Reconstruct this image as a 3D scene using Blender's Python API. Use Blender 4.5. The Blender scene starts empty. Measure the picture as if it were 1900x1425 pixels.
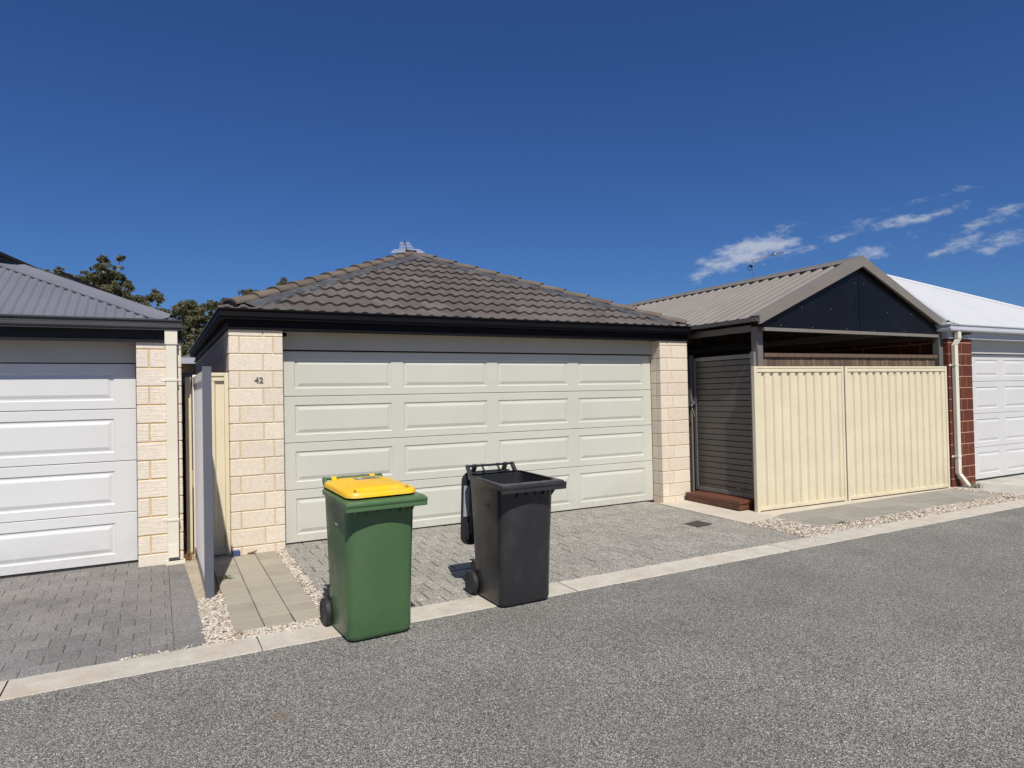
import bpy, bmesh, math, random
from mathutils import Vector, Matrix, noise as mnoise
R=math.radians
random.seed(7)
scene=bpy.context.scene
col=scene.collection
# ------------------------------------------------------------------ camera
CAM=(-1.12855,-7.0,1.55515); FOC=1230.24
YAW,PIT,ROL=R(28.23109),R(0.94554),R(-1.18562)
fw=Vector((math.sin(YAW)*math.cos(PIT),math.cos(YAW)*math.cos(PIT),math.sin(PIT)))
r0=Vector((math.cos(YAW),-math.sin(YAW),0)); u0=r0.cross(fw)
rt=r0*math.cos(ROL)+u0*math.sin(ROL); up=u0*math.cos(ROL)-r0*math.sin(ROL)
def hitY(px,py,y):
    d=fw*FOC+rt*(px-950)-up*(py-712.5); t=(y-CAM[1])/d.y
    return Vector(CAM)+d*t
cd=bpy.data.cameras.new('camera'); cam=bpy.data.objects.new('camera',cd); col.objects.link(cam)
m=Matrix((rt,up,-fw)).transposed().to_4x4(); m.translation=Vector(CAM); cam.matrix_world=m
cd.sensor_width=36; cd.lens=FOC/1900*36; cd.clip_end=1000; cd.clip_start=.05
scene.camera=cam
# ------------------------------------------------------------------ helpers
def gz(y):
    return 0.0 if y<=-2.3 else (.045 if y>=0 else .045*(y+2.3)/2.3)
ORG={}
class MB:
    def __init__(s): s.v=[];s.f=[];s.m=[];s.r=[]
    def quad(s,pts,mi=0,rnd=0.5):
        b=len(s.v); s.v+= [tuple(p) for p in pts]; s.f.append(tuple(range(b,b+len(pts)))); s.m.append(mi); s.r.append(rnd)
    def mesh(s,V,F,mi=0,rnd=.5):
        b=len(s.v); s.v+=[tuple(p) for p in V]
        for f in F: s.f.append(tuple(i+b for i in f)); s.m.append(mi); s.r.append(rnd)
    def box(s,x0,x1,y0,y1,z0,z1,mi=0,rnd=.5,xf=None):
        V=[(x0,y0,z0),(x1,y0,z0),(x1,y1,z0),(x0,y1,z0),(x0,y0,z1),(x1,y0,z1),(x1,y1,z1),(x0,y1,z1)]
        if xf: V=[xf(Vector(p)) for p in V]
        s.mesh(V,[(0,3,2,1),(4,5,6,7),(0,1,5,4),(1,2,6,5),(2,3,7,6),(3,0,4,7)],mi,rnd)
    def tube(s,pts,rad,n=10,mi=0,cap=True,rnd=.5):
        pts=[Vector(p) for p in pts]; rads=rad if isinstance(rad,(list,tuple)) else [rad]*len(pts)
        rings=[]; prev=None
        for i,p in enumerate(pts):
            t=(pts[min(i+1,len(pts)-1)]-pts[max(i-1,0)]).normalized()
            if prev is None:
                a=Vector((0,0,1)) if abs(t.z)<.9 else Vector((1,0,0)); u=t.cross(a).normalized()
            else: u=(prev-t*prev.dot(t)).normalized()
            prev=u; w=t.cross(u)
            rings.append([p+(u*math.cos(2*math.pi*k/n)+w*math.sin(2*math.pi*k/n))*rads[i] for k in range(n)])
        V=[q for r in rings for q in r]; F=[]
        for i in range(len(rings)-1):
            for k in range(n): F.append((i*n+k,i*n+(k+1)%n,(i+1)*n+(k+1)%n,(i+1)*n+k))
        if cap: F.append(tuple(range(n-1,-1,-1))); F.append(tuple((len(rings)-1)*n+k for k in range(n)))
        s.mesh(V,F,mi,rnd)
    def extr(s,poly,axis,a,b,mi=0,rnd=.5):
        # poly of 2D points in the two other axes (cyclic order), extruded along axis
        def P(p,t):
            return {0:(t,p[0],p[1]),1:(p[0],t,p[1]),2:(p[0],p[1],t)}[axis]
        n=len(poly); V=[P(p,a) for p in poly]+[P(p,b) for p in poly]
        F=[(i,(i+1)%n,n+(i+1)%n,n+i) for i in range(n)]+[tuple(range(n-1,-1,-1)),tuple(range(n,2*n))]
        s.mesh(V,F,mi,rnd)
    def ring(s,rect,prof,mi=0):
        # closed moulding round a rectangle; prof = [(outward,z)], closed section
        x0,x1,y0,y1=rect; n=len(prof); V=[]
        for d,z in prof: V+=[(x0-d,y0-d,z),(x1+d,y0-d,z),(x1+d,y1+d,z),(x0-d,y1+d,z)]
        F=[]
        for i in range(n):
            j=(i+1)%n
            for k in range(4): F.append((i*4+k,i*4+(k+1)%4,j*4+(k+1)%4,j*4+k))
        s.mesh(V,F,mi)
    def lathe(s,prof,c,axis='x',n=24,mi=0):
        V=[];F=[]
        for r,t in prof:
            for k in range(n):
                a=2*math.pi*k/n; p={'x':(t,r*math.cos(a),r*math.sin(a)),'z':(r*math.cos(a),r*math.sin(a),t)}[axis]
                V.append((c[0]+p[0],c[1]+p[1],c[2]+p[2]))
        for i in range(len(prof)-1):
            for k in range(n): F.append((i*n+k,i*n+(k+1)%n,(i+1)*n+(k+1)%n,(i+1)*n+k))
        F.append(tuple(range(n))); F.append(tuple((len(prof)-1)*n+k for k in range(n)))
        s.mesh(V,F,mi)
    def build(s,name,mats,parent=None,smooth=False,bevel=0,local=False,autosm=None,seg=2):
        me=bpy.data.meshes.new(name); org=Vector((0,0,0))
        if parent is not None and not local: org=ORG.get(parent,org)
        me.from_pydata([tuple(Vector(p)-org) for p in s.v],[],s.f)
        if not isinstance(mats,(list,tuple)): mats=[mats]
        for x in mats: me.materials.append(x)
        me.polygons.foreach_set('material_index',s.m)
        a=me.attributes.new('rnd','FLOAT','FACE'); a.data.foreach_set('value',s.r)
        bm=bmesh.new(); bm.from_mesh(me); bmesh.ops.recalc_face_normals(bm,faces=bm.faces); bm.to_mesh(me); bm.free()
        if smooth or autosm: me.polygons.foreach_set('use_smooth',[True]*len(me.polygons))
        if autosm:
            me.set_sharp_from_angle(angle=R(autosm))
        o=bpy.data.objects.new(name,me); col.objects.link(o)
        if parent is not None: o.parent=parent; ORG[o]=org if not local else Vector((0,0,0))
        if bevel:
            b=o.modifiers.new('bevel','BEVEL'); b.width=bevel; b.segments=seg; b.limit_method='ANGLE'; b.angle_limit=R(35)
        return o
def thing(name,label,cat,loc,rz=0,group=None):
    o=bpy.data.objects.new(name,None); col.objects.link(o); o.location=loc; o.rotation_euler=(0,0,rz)
    o['label']=label;o['category']=cat
    if group:o['group']=group
    o.empty_display_size=.2
    ORG[o]=Vector(loc); return o
def tag(o,label,cat,group=None,kind=None):
    if label:o['label']=label
    if cat:o['category']=cat
    if group:o['group']=group
    if kind:o['kind']=kind
    return o
def struct(o): o['kind']='structure'; return o
# ------------------------------------------------------------------ materials
def newmat(name):
    m=bpy.data.materials.new(name); m.use_nodes=True; nt=m.node_tree
    b=nt.nodes['Principled BSDF']; return m,nt,b
def N(nt,t,**k):
    n=nt.nodes.new(t)
    for a,v in k.items():
        if a.startswith('i_'): n.inputs[a[2:].replace('_',' ')].default_value=v
        else: setattr(n,a,v)
    return n
def mixc(nt,fac,a,b,mode='MIX'):
    n=nt.nodes.new('ShaderNodeMix'); n.data_type='RGBA'; n.blend_type=mode; n.clamp_factor=True
    for sock,val in ((n.inputs[0],fac),(n.inputs[6],a),(n.inputs[7],b)):
        if isinstance(val,bpy.types.NodeSocket): nt.links.new(val,sock)
        elif isinstance(val,(int,float)): sock.default_value=val
        else: sock.default_value=(*val,1)
    return n.outputs[2]
def obco(nt,scale=(1,1,1)):
    t=N(nt,'ShaderNodeTexCoord'); mp=N(nt,'ShaderNodeMapping'); mp.inputs['Scale'].default_value=scale
    nt.links.new(t.outputs['Object'],mp.inputs[0]); return mp.outputs[0]
def noi(nt,vec,scale,detail=4,rough=.55):
    n=N(nt,'ShaderNodeTexNoise'); n.inputs['Scale'].default_value=scale; n.inputs['Detail'].default_value=detail; n.inputs['Roughness'].default_value=rough
    nt.links.new(vec,n.inputs['Vector']); return n.outputs['Fac']
def mr(nt,v,a,b,c=0,d=1):
    n=N(nt,'ShaderNodeMapRange'); n.clamp=True
    nt.links.new(v,n.inputs[0])
    for i,x in enumerate((a,b,c,d)): n.inputs[i+1].default_value=x
    return n.outputs[0]
def mul(c,k): return tuple(min(1,x*k) for x in c)
def mat(name,c,rough=.6,var=.12,vs=3.0,fine=0,fs=120,dirt=None,da=.3,ds=1.2,bump=0,bs=150,stretch=(1,1,1),metal=0,spec=.5,rnd=0,coat=0,bdist=.002,base=0,bh=.4):
    m,nt,b=newmat(name); v=obco(nt,stretch)
    f=mr(nt,noi(nt,v,vs,5),.3,.7)
    cc=mixc(nt,f,mul(c,1-var),mul(c,1+var))
    if fine:
        f2=mr(nt,noi(nt,v,fs,2),.3,.7); cc=mixc(nt,fine,cc,mixc(nt,f2,mul(c,.35),mul(c,1.8)))
    if rnd:
        a=N(nt,'ShaderNodeAttribute',attribute_name='rnd'); k=mr(nt,a.outputs['Fac'],0,1,1-rnd,1+rnd)
        vm=N(nt,'ShaderNodeVectorMath',operation='SCALE'); nt.links.new(cc,vm.inputs[0]); nt.links.new(k,vm.inputs['Scale']); cc=vm.outputs[0]
    if dirt:
        f3=mr(nt,noi(nt,v,ds,6,.65),.5,.75,0,da); cc=mixc(nt,f3,cc,dirt)
    if base:
        sp_=N(nt,'ShaderNodeSeparateXYZ'); vv=obco(nt); nt.links.new(vv,sp_.inputs[0])
        g1=mr(nt,sp_.outputs[2],0,bh,1,0); g2=mr(nt,noi(nt,vv,6,6,.7),.35,.7); m1=N(nt,'ShaderNodeMath',operation='MULTIPLY'); nt.links.new(g1,m1.inputs[0]); nt.links.new(g2,m1.inputs[1])
        m2=N(nt,'ShaderNodeMath',operation='MULTIPLY'); nt.links.new(m1.outputs[0],m2.inputs[0]); m2.inputs[1].default_value=base
        cc=mixc(nt,m2.outputs[0],cc,(.36,.27,.16))
    nt.links.new(cc,b.inputs['Base Color'])
    b.inputs['Metallic'].default_value=metal; b.inputs['Specular IOR Level'].default_value=spec
    rr=mr(nt,noi(nt,v,vs*2.3,4),.3,.7,max(0,rough-.08),min(1,rough+.08)); nt.links.new(rr,b.inputs['Roughness'])
    if coat: b.inputs['Coat Weight'].default_value=coat; b.inputs['Coat Roughness'].default_value=.15
    if bump:
        bp=N(nt,'ShaderNodeBump'); bp.inputs['Strength'].default_value=bump; bp.inputs['Distance'].default_value=bdist
        nt.links.new(noi(nt,v,bs,3),bp.inputs['Height']); nt.links.new(bp.outputs[0],b.inputs['Normal'])
    return m
def aggregate(name,ramp,scale,c2=None,dirt=None,da=.3,ds=.8,rough=.9,bump=.6,bdist=.004,rnd=0,patch=.15,stain=False):
    m,nt,b=newmat(name); v=obco(nt)
    vo=N(nt,'ShaderNodeTexVoronoi'); vo.inputs['Scale'].default_value=scale; nt.links.new(v,vo.inputs['Vector'])
    sep=N(nt,'ShaderNodeSeparateColor'); nt.links.new(vo.outputs['Color'],sep.inputs[0])
    cr=N(nt,'ShaderNodeValToRGB'); cr.color_ramp.interpolation='LINEAR'
    e=cr.color_ramp.elements
    while len(e)<len(ramp): e.new(.5)
    for i,(p,c) in enumerate(ramp): e[i].position=p; e[i].color=(*c,1)
    nt.links.new(sep.outputs[0],cr.inputs[0]); cc=cr.outputs[0]
    # darken between stones (binder) 
    k=mr(nt,vo.outputs['Distance'],.25,.75,1,.45)
    vm=N(nt,'ShaderNodeVectorMath',operation='SCALE'); nt.links.new(cc,vm.inputs[0]); nt.links.new(k,vm.inputs['Scale']); cc=vm.outputs[0]
    p=mr(nt,noi(nt,v,1.3,5),.3,.7,1-patch,1+patch)
    vm=N(nt,'ShaderNodeVectorMath',operation='SCALE'); nt.links.new(cc,vm.inputs[0]); nt.links.new(p,vm.inputs['Scale']); cc=vm.outputs[0]
    if rnd:
        a=N(nt,'ShaderNodeAttribute',attribute_name='rnd'); kk=mr(nt,a.outputs['Fac'],0,1,1-rnd,1+rnd)
        vm=N(nt,'ShaderNodeVectorMath',operation='SCALE'); nt.links.new(cc,vm.inputs[0]); nt.links.new(kk,vm.inputs['Scale']); cc=vm.outputs[0]
    if dirt:
        f3=mr(nt,noi(nt,v,ds,6,.65),.52,.72,0,da); cc=mixc(nt,f3,cc,dirt)
    if stain:   # a small rusty stain and two oil spots on the lane
        for (sx,sy),rad,cst,k_ in (((-.62,-3.55),.10,(.20,.11,.055),.6),((2.55,-3.35),.16,(.07,.066,.06),.35),((5.6,-3.9),.22,(.07,.066,.06),.3)):
            dn=N(nt,'ShaderNodeVectorMath',operation='DISTANCE'); nt.links.new(v,dn.inputs[0]); dn.inputs[1].default_value=(sx,sy,0)
            q1=mr(nt,dn.outputs['Value'],0,rad,1,0); q2=mr(nt,noi(nt,v,14,5,.7),.42,.62)
            m1=N(nt,'ShaderNodeMath',operation='MULTIPLY'); nt.links.new(q1,m1.inputs[0]); nt.links.new(q2,m1.inputs[1])
            m2=N(nt,'ShaderNodeMath',operation='MULTIPLY'); nt.links.new(m1.outputs[0],m2.inputs[0]); m2.inputs[1].default_value=k_; cc=mixc(nt,m2.outputs[0],cc,cst)
    nt.links.new(cc,b.inputs['Base Color']); b.inputs['Roughness'].default_value=rough; b.inputs['Specular IOR Level'].default_value=.25
    bp=N(nt,'ShaderNodeBump'); bp.inputs['Strength'].default_value=bump; bp.inputs['Distance'].default_value=bdist
    hh=mixc(nt,.5,vo.outputs['Distance'],noi(nt,v,scale*.6,3)); nt.links.new(hh,bp.inputs['Height']); nt.links.new(bp.outputs[0],b.inputs['Normal'])
    return m
M={}
M['asphalt']=aggregate('asphalt',[(0,(.075,.072,.066)),(.3,(.15,.144,.133)),(.65,(.31,.30,.277)),(.92,(.48,.465,.43)),(1,(.82,.80,.74))],215,dirt=(.17,.152,.128),da=.4,ds=.9,patch=.12,stain=True)
M['drive']=aggregate('exposed_aggregate_paver',[(0,(.13,.122,.108)),(.4,(.33,.312,.275)),(.8,(.51,.485,.43)),(1,(.86,.82,.74))],200,rnd=.085,patch=.05,dirt=(.16,.15,.135),da=.22,ds=2.6,bump=.5,bdist=.003)
M['nbdrive']=aggregate('grey_paver',[(0,(.15,.14,.136)),(.5,(.265,.25,.243)),(1,(.42,.40,.385))],260,rnd=.11,dirt=(.3,.27,.23),da=.35,ds=2.2,bump=.35,bdist=.002)
M['path']=mat('path_paver',(.33,.30,.235),.85,.1,5,fine=.18,fs=300,rnd=.1,dirt=(.2,.18,.15),da=.45,ds=2.5,bump=.4,bs=260)
M['rpath']=mat('right_paver',(.27,.255,.22),.85,.1,5,fine=.15,fs=300,rnd=.12,dirt=(.17,.16,.14),da=.4,ds=2.0,bump=.4,bs=260)
M['rdrive']=mat('pale_paver',(.42,.40,.35),.85,.1,5,fine=.15,fs=300,rnd=.1,bump=.4,bs=260)
M['kerb']=mat('kerb_concrete',(.47,.44,.375),.88,.2,7,fine=.38,fs=230,dirt=(.47,.335,.22),da=.55,ds=2.6,bump=.5,bs=160,rnd=.05)
M['pad']=mat('pad_concrete',(.50,.45,.37),.88,.1,4,fine=.15,fs=220,dirt=(.5,.36,.25),da=.3,ds=2,bump=.4,bs=160)
M['soil']=mat('sandy_soil',(.40,.30,.19),.95,.25,8,fine=.35,fs=90,dirt=(.2,.13,.08),da=.5,ds=6,bump=.9,bs=60,bdist=.01)
M['bed']=mat('gravel_bed',(.24,.19,.13),.95,.3,20,fine=.3,fs=90,bump=.9,bs=60,bdist=.01)
M['joint']=mat('joint_sand',(.07,.062,.052),.95,.2,15)
M['stone']=None
def stonemat():
    m,nt,b=newmat('marble_chip'); a=N(nt,'ShaderNodeAttribute',attribute_name='rnd')
    cr=N(nt,'ShaderNodeValToRGB'); e=cr.color_ramp.elements
    rm=[(0,(.50,.47,.41)),(.3,(.64,.60,.53)),(.5,(.44,.36,.26)),(.66,(.55,.51,.47)),(.8,(.38,.26,.15)),(.9,(.20,.18,.155)),(1,(.74,.70,.62))]
    while len(e)<len(rm): e.new(.5)
    for i,(p,c) in enumerate(rm): e[i].position=p; e[i].color=(*c,1)
    nt.links.new(a.outputs['Fac'],cr.inputs[0]); v=obco(nt)
    cc=mixc(nt,mr(nt,noi(nt,v,70,4),.45,.75,0,.5),cr.outputs[0],(.5,.42,.32)); nt.links.new(cc,b.inputs['Base Color']); b.inputs['Roughness'].default_value=.8
    return m
M['stone']=stonemat()
def brickmat(name,c,c2,horiz=False,rnd=.08):
    m,nt,b=newmat(name); v=obco(nt)
    a=N(nt,'ShaderNodeAttribute',attribute_name='rnd')
    cc=mixc(nt,mr(nt,a.outputs['Fac'],0,1),c,c2)
    f=mr(nt,noi(nt,v,38,6,.7),.38,.68); cc=mixc(nt,f,mixc(nt,1,cc,(.86,.83,.8),'MULTIPLY'),cc)
    sp=mr(nt,noi(nt,v,160,2),.66,.72,0,.5); cc=mixc(nt,sp,cc,mul(c,.5))
    st=mr(nt,noi(nt,v,1.7,5),.55,.75,0,.35); cc=mixc(nt,st,cc,(c2[0]*.95,c2[1]*.83,c2[2]*.66))
    nt.links.new(cc,b.inputs['Base Color']); b.inputs['Roughness'].default_value=.85; b.inputs['Specular IOR Level'].default_value=.2
    bp=N(nt,'ShaderNodeBump'); bp.inputs['Strength'].default_value=.9 if horiz else .5; bp.inputs['Distance'].default_value=.006 if horiz else .003
    if horiz:
        v2=obco(nt,(5,5,75)); h=noi(nt,v2,1.0,3); 
    else: h=noi(nt,v,110,4)
    nt.links.new(h,bp.inputs['Height']); nt.links.new(bp.outputs[0],b.inputs['Normal']); return m
M['brick']=brickmat('cream_brick',(.81,.73,.605),(.745,.655,.55))
M['mortar']=mat('cream_mortar',(.58,.46,.285),.95,.15,12,fine=.2,fs=200,bump=.5,bs=200)
M['brickL']=brickmat('streaked_brick',(.80,.725,.62),(.75,.68,.60),True)
M['mortarL']=mat('ochre_mortar',(.62,.44,.225),.95,.15,12,fine=.2,fs=200,bump=.5,bs=200)
M['brickR']=brickmat('red_brick',(.155,.045,.028),(.115,.036,.026))
M['mortarR']=mat('peach_mortar',(.62,.38,.24),.95,.12,12)
def doormat(name,c):
    m,nt,b=newmat(name); v=obco(nt,(3,3,60)); g=noi(nt,v,4,5)
    v1=obco(nt); f=mr(nt,noi(nt,v1,1.1,5),.3,.7)
    cc=mixc(nt,f,mul(c,.95),mul(c,1.03))
    d=mr(nt,noi(nt,obco(nt,(1,1,3)),2.2,6,.7),.58,.8,0,.18); cc=mixc(nt,d,cc,mul(c,.72))
    sep=N(nt,'ShaderNodeSeparateXYZ'); nt.links.new(v1,sep.inputs[0])
    gr_=mr(nt,sep.outputs[2],.0,.42,1,0); gn=mr(nt,noi(nt,v1,7,6,.7),.35,.7)
    mm=N(nt,'ShaderNodeMath',operation='MULTIPLY'); nt.links.new(gr_,mm.inputs[0]); nt.links.new(gn,mm.inputs[1])
    mm2=N(nt,'ShaderNodeMath',operation='MULTIPLY'); nt.links.new(mm.outputs[0],mm2.inputs[0]); mm2.inputs[1].default_value=.32
    cc=mixc(nt,mm2.outputs[0],cc,(.34,.30,.24))
    nt.links.new(cc,b.inputs['Base Color']); b.inputs['Roughness'].default_value=.42; b.inputs['Specular IOR Level'].default_value=.4
    bp=N(nt,'ShaderNodeBump'); bp.inputs['Strength'].default_value=.25; bp.inputs['Distance'].default_value=.0015
    nt.links.new(g,bp.inputs['Height']); nt.links.new(bp.outputs[0],b.inputs['Normal']); return m
M['door']=doormat('sage_white_door',(.565,.56,.49))
M['doorL']=doormat('white_door',(.655,.655,.65))
M['doorR']=doormat('right_white_door',(.62,.615,.605))
M['black']=mat('black_colorbond',(.004,.004,.0055),.55,.15,3,spec=.16)
M['char']=mat('charcoal_colorbond',(.048,.048,.053),.42,.12,3,spec=.4)
M['rubber']=mat('black_rubber',(.02,.02,.021),.6,.2,20,bump=.3,bs=200)
M['tile']=mat('concrete_tile',(.103,.087,.079),.78,.14,2.5,fine=.16,fs=160,rnd=.2,dirt=(.17,.15,.125),da=.5,ds=3.5,bump=.5,bs=140)
M['cap']=mat('ridge_tile',(.125,.098,.078),.85,.2,6,fine=.2,fs=120,dirt=(.2,.15,.085),da=.6,ds=3.5,bump=.6,bs=90,rnd=.15)
M['bedding']=mat('pointing_mortar',(.052,.054,.062),.9,.3,12,fine=.2,fs=90,dirt=(.17,.17,.17),da=.5,ds=5,bump=.9,bs=40,bdist=.006)
M['roofL']=mat('basalt_sheet',(.165,.168,.195),.45,.06,2,spec=.4)
M['roofC']=mat('taupe_sheet',(.225,.203,.18),.5,.07,2,dirt=(.2,.17,.14),da=.3,ds=2.5,spec=.35)
M['taupe']=mat('taupe_trim',(.20,.18,.158),.5,.07,3,spec=.35)
M['darktaupe']=mat('dark_taupe_trim',(.155,.143,.135),.45,.07,3,spec=.4)
M['roofR']=mat('white_sheet',(.52,.525,.54),.5,.03,2,spec=.3)
M['white']=mat('white_trim',(.68,.69,.71),.4,.05,3,spec=.4)
M['gutR']=mat('pale_grey_trim',(.46,.48,.52),.4,.05,3,spec=.4)
M['cream']=mat('cream_colorbond',(.70,.625,.455),.48,.05,2.5,dirt=(.58,.5,.33),da=.25,ds=1.8,spec=.4,base=.4)
M['creampipe']=mat('cream_pipe',(.72,.68,.56),.45,.04,3,spec=.4)
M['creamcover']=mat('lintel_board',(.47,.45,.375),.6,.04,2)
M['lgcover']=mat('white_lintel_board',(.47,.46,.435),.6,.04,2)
M['basalt']=mat('basalt_post',(.115,.12,.145),.42,.07,3,spec=.45)
M['greysheet']=mat('pale_grey_sheet',(.60,.57,.57),.4,.06,3,spec=.5)
M['palerail']=mat('pale_rail',(.74,.69,.63),.45,.06,3,spec=.4)
M['gate']=mat('gate_metal',(.095,.088,.081),.42,.08,4,spec=.4)
M['gateframe']=mat('gate_frame_metal',(.185,.17,.155),.42,.08,4,spec=.4)
M['charf']=mat('charcoal_fascia',(.012,.012,.015),.5,.1,3,spec=.25)
M["navy"]=mat("navy_panel",(.004,.0045,.007),.4,.25,2,dirt=(.02,.025,.035),da=.4,ds=1.3,spec=.2)
M['timber']=mat('paling_timber',(.135,.09,.06),.85,.25,3,fine=.3,fs=14,stretch=(12,12,1.2),rnd=.3,bump=.6,bs=20,dirt=(.07,.035,.02),da=.6,ds=2.5)
M['jarrah']=mat('jarrah_timber',(.125,.045,.026),.5,.25,2.5,fine=.3,fs=14,stretch=(8,1,8),bump=.3,bs=20)
M['steel']=mat('galvanised_steel',(.5,.5,.5),.35,.1,10,metal=.8)
M['rust']=mat('rusty_cast_iron',(.06,.043,.036),.8,.25,20,fine=.3,fs=100,bump=.6,bs=120)
M['digit']=mat('numeral_metal',(.13,.12,.12),.45,.1,20)
M['blue']=mat('blue_plastic',(.05,.07,.20),.4,.1,10)
M['dark']=mat('dark_void',(.012,.011,.011),.9,.1,5)
M['wallin']=mat('shaded_wall',(.09,.085,.08),.9,.2,3)  # shade is put into the wall colour as a dark tone
M['housewall']=mat('rendered_wall',(.5,.46,.4),.9,.1,2)
M['glass']=mat('dark_glass',(.02,.025,.03),.08,.1,3)
def binmat(name,c,wear,w=.3,rough=.38):
    m,nt,b=newmat(name); v=obco(nt); f=mr(nt,noi(nt,v,2.5,4),.3,.7)
    cc=mixc(nt,f,mul(c,.92),mul(c,1.08))
    d=mr(nt,noi(nt,obco(nt,(1,1,.6)),5,7,.7),.5,.75,0,w); cc=mixc(nt,d,cc,wear)
    s=mr(nt,noi(nt,obco(nt,(30,30,3)),6,3,.6),.69,.76,0,.35); cc=mixc(nt,s,cc,mul(wear,1.5))
    nt.links.new(cc,b.inputs['Base Color']); rr=mr(nt,noi(nt,v,9,5),.3,.7,rough-.06,rough+.14); nt.links.new(rr,b.inputs['Roughness'])
    bp=N(nt,'ShaderNodeBump'); bp.inputs['Strength'].default_value=.15; bp.inputs['Distance'].default_value=.001
    nt.links.new(noi(nt,v,300,2),bp.inputs['Height']); nt.links.new(bp.outputs[0],b.inputs['Normal']); return m
M['green']=binmat('green_plastic',(.066,.14,.055),(.115,.155,.10),.5,.29)
M['yellow']=binmat('yellow_plastic',(.86,.50,.012),(.74,.50,.18),.6,.36)
M['blackp']=binmat('black_plastic',(.026,.026,.029),(.075,.07,.066),.5,.29)
M['sticker']=mat('worn_sticker',(.11,.10,.12),.5,.3,60)
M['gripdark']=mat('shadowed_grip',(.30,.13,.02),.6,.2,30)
M['stamp']=mat('white_stamp',(.42,.46,.44),.6,.2,60)
M['stampd']=mat('grey_stamp',(.12,.12,.12),.6,.2,60)
M['greylabel']=mat('grey_label',(.36,.37,.40),.5,.1,20)
M['solar']=mat('solar_glass',(.008,.009,.014),.15,.1,3)
M['alu']=mat('aluminium',(.75,.75,.76),.3,.05,10,metal=.5)
M['bark']=mat('gum_bark',(.25,.21,.17),.9,.3,2,bump=.5,bs=10)
def leafmat(name,a,b_,c_):
    m,nt,b=newmat(name); at=N(nt,'ShaderNodeAttribute',attribute_name='rnd')
    cr=N(nt,'ShaderNodeValToRGB'); e=cr.color_ramp.elements; e.new(.5)
    for i,(p,c) in enumerate([(0,a),(.55,b_),(1,c_)]): e[i].position=p; e[i].color=(*c,1)
    nt.links.new(at.outputs['Fac'],cr.inputs[0]); nt.links.new(cr.outputs[0],b.inputs['Base Color']); b.inputs['Roughness'].default_value=.5
    tr=N(nt,'ShaderNodeBsdfTranslucent'); nt.links.new(cr.outputs[0],tr.inputs[0]); ms=N(nt,'ShaderNodeMixShader'); ms.inputs[0].default_value=.2
    nt.links.new(b.outputs[0],ms.inputs[1]); nt.links.new(tr.outputs[0],ms.inputs[2]); nt.links.new(ms.outputs[0],nt.nodes['Material Output'].inputs[0]); return m
M['leaf']=leafmat('gum_leaf',(.05,.06,.027),(.115,.12,.055),(.21,.19,.10))
M['grass']=leafmat('grass_blade',(.06,.10,.03),(.12,.15,.05),(.3,.24,.12))
M['weed']=leafmat('weed_leaf',(.05,.07,.03),(.08,.10,.05),(.13,.14,.08))
M['dry']=leafmat('dry_leaf',(.2,.1,.05),(.34,.19,.09),(.5,.36,.2))
# ------------------------------------------------------------------ ground sheets
def sheet(mb,x0,x1,y0,y1,dz,mi=0):
    ys=[y0]+[b for b in (-2.3,0) if y0<b<y1]+[y1]
    for a,b in zip(ys,ys[1:]): mb.quad([(x0,a,gz(a)+dz),(x1,a,gz(a)+dz),(x1,b,gz(b)+dz),(x0,b,gz(b)+dz)],mi)
mb=MB(); sheet(mb,-300,400,-300,500,-.014); struct(mb.build('ground',M['soil']))
mb=MB(); mb.quad([(-200,-8.6,0),(200,-8.6,0),(200,-2.57,0),(-200,-2.57,0)]); struct(mb.build('road',M['asphalt']))
mb=MB(); js=[-30]+[-6.6-2.4*k for k in range(9)][::-1]+[-4.2,-1.88,-.565,1.77,4.25,6.7,9.1,11.5]+[11.5+2.4*k for k in range(1,12)]
js=sorted(set(js))
def jit(x,s): return .008*mnoise.noise((x*6,s,0))+.005*mnoise.noise((x*35,s,3))
for a,b in zip(js,js[1:]):
    rv=random.random(); n=max(2,int((b-a)/.02)); g=.004
    for i in range(n):
        xa=a+g+(b-a-2*g)*i/n; xb=a+g+(b-a-2*g)*(i+1)/n
        P=[]
        for x in (xa,xb): P.append([(x,-2.612+jit(x,1),-.004),(x,-2.606+jit(x,1),.005),(x,-2.325+jit(x,2),.006),(x,-2.319+jit(x,2),-.004)])
        for k in range(3): mb.quad([P[0][k],P[1][k],P[1][k+1],P[0][k+1]],0,rv)
struct(mb.build('kerb',M['kerb']))
def pavers(mb,x0,x1,y0,y1,w,h,off,top=.006,gap=.0025,ch=.003,mi=0,xr=None,sk=0):
    r=0; y=y1
    while y>y0+1e-4:
        ya=max(y-h,y0); x=x0-(off*w if r%2 else 0)
        while x<x1-1e-4:
            a,b=max(x,x0),min(x+w,x1)
            if b-a>.02:
                rv=random.random(); t=top+random.uniform(-.0016,.0016); g0_=gap; gap=g0_*random.uniform(.45,1.35)
                o=[(a+gap,ya+gap),(b-gap,ya+gap),(b-gap,y-gap),(a+gap,y-gap)]
                i_=[(a+gap+ch,ya+gap+ch),(b-gap-ch,ya+gap+ch),(b-gap-ch,y-gap-ch),(a+gap+ch,y-gap-ch)]
                V=[(p,q,gz(q)-.008) for p,q in o]+[(p,q,gz(q)+t-ch*.7) for p,q in o]+[(p,q,gz(q)+t) for p,q in i_]
                F=[(8,9,10,11)]+[(k,(k+1)%4,4+(k+1)%4,4+k) for k in range(4)]+[(4+k,4+(k+1)%4,8+(k+1)%4,8+k) for k in range(4)]
                mb.mesh(V,F,mi,rv); gap=g0_
            x+=w
        y-=h; r+=1
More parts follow.
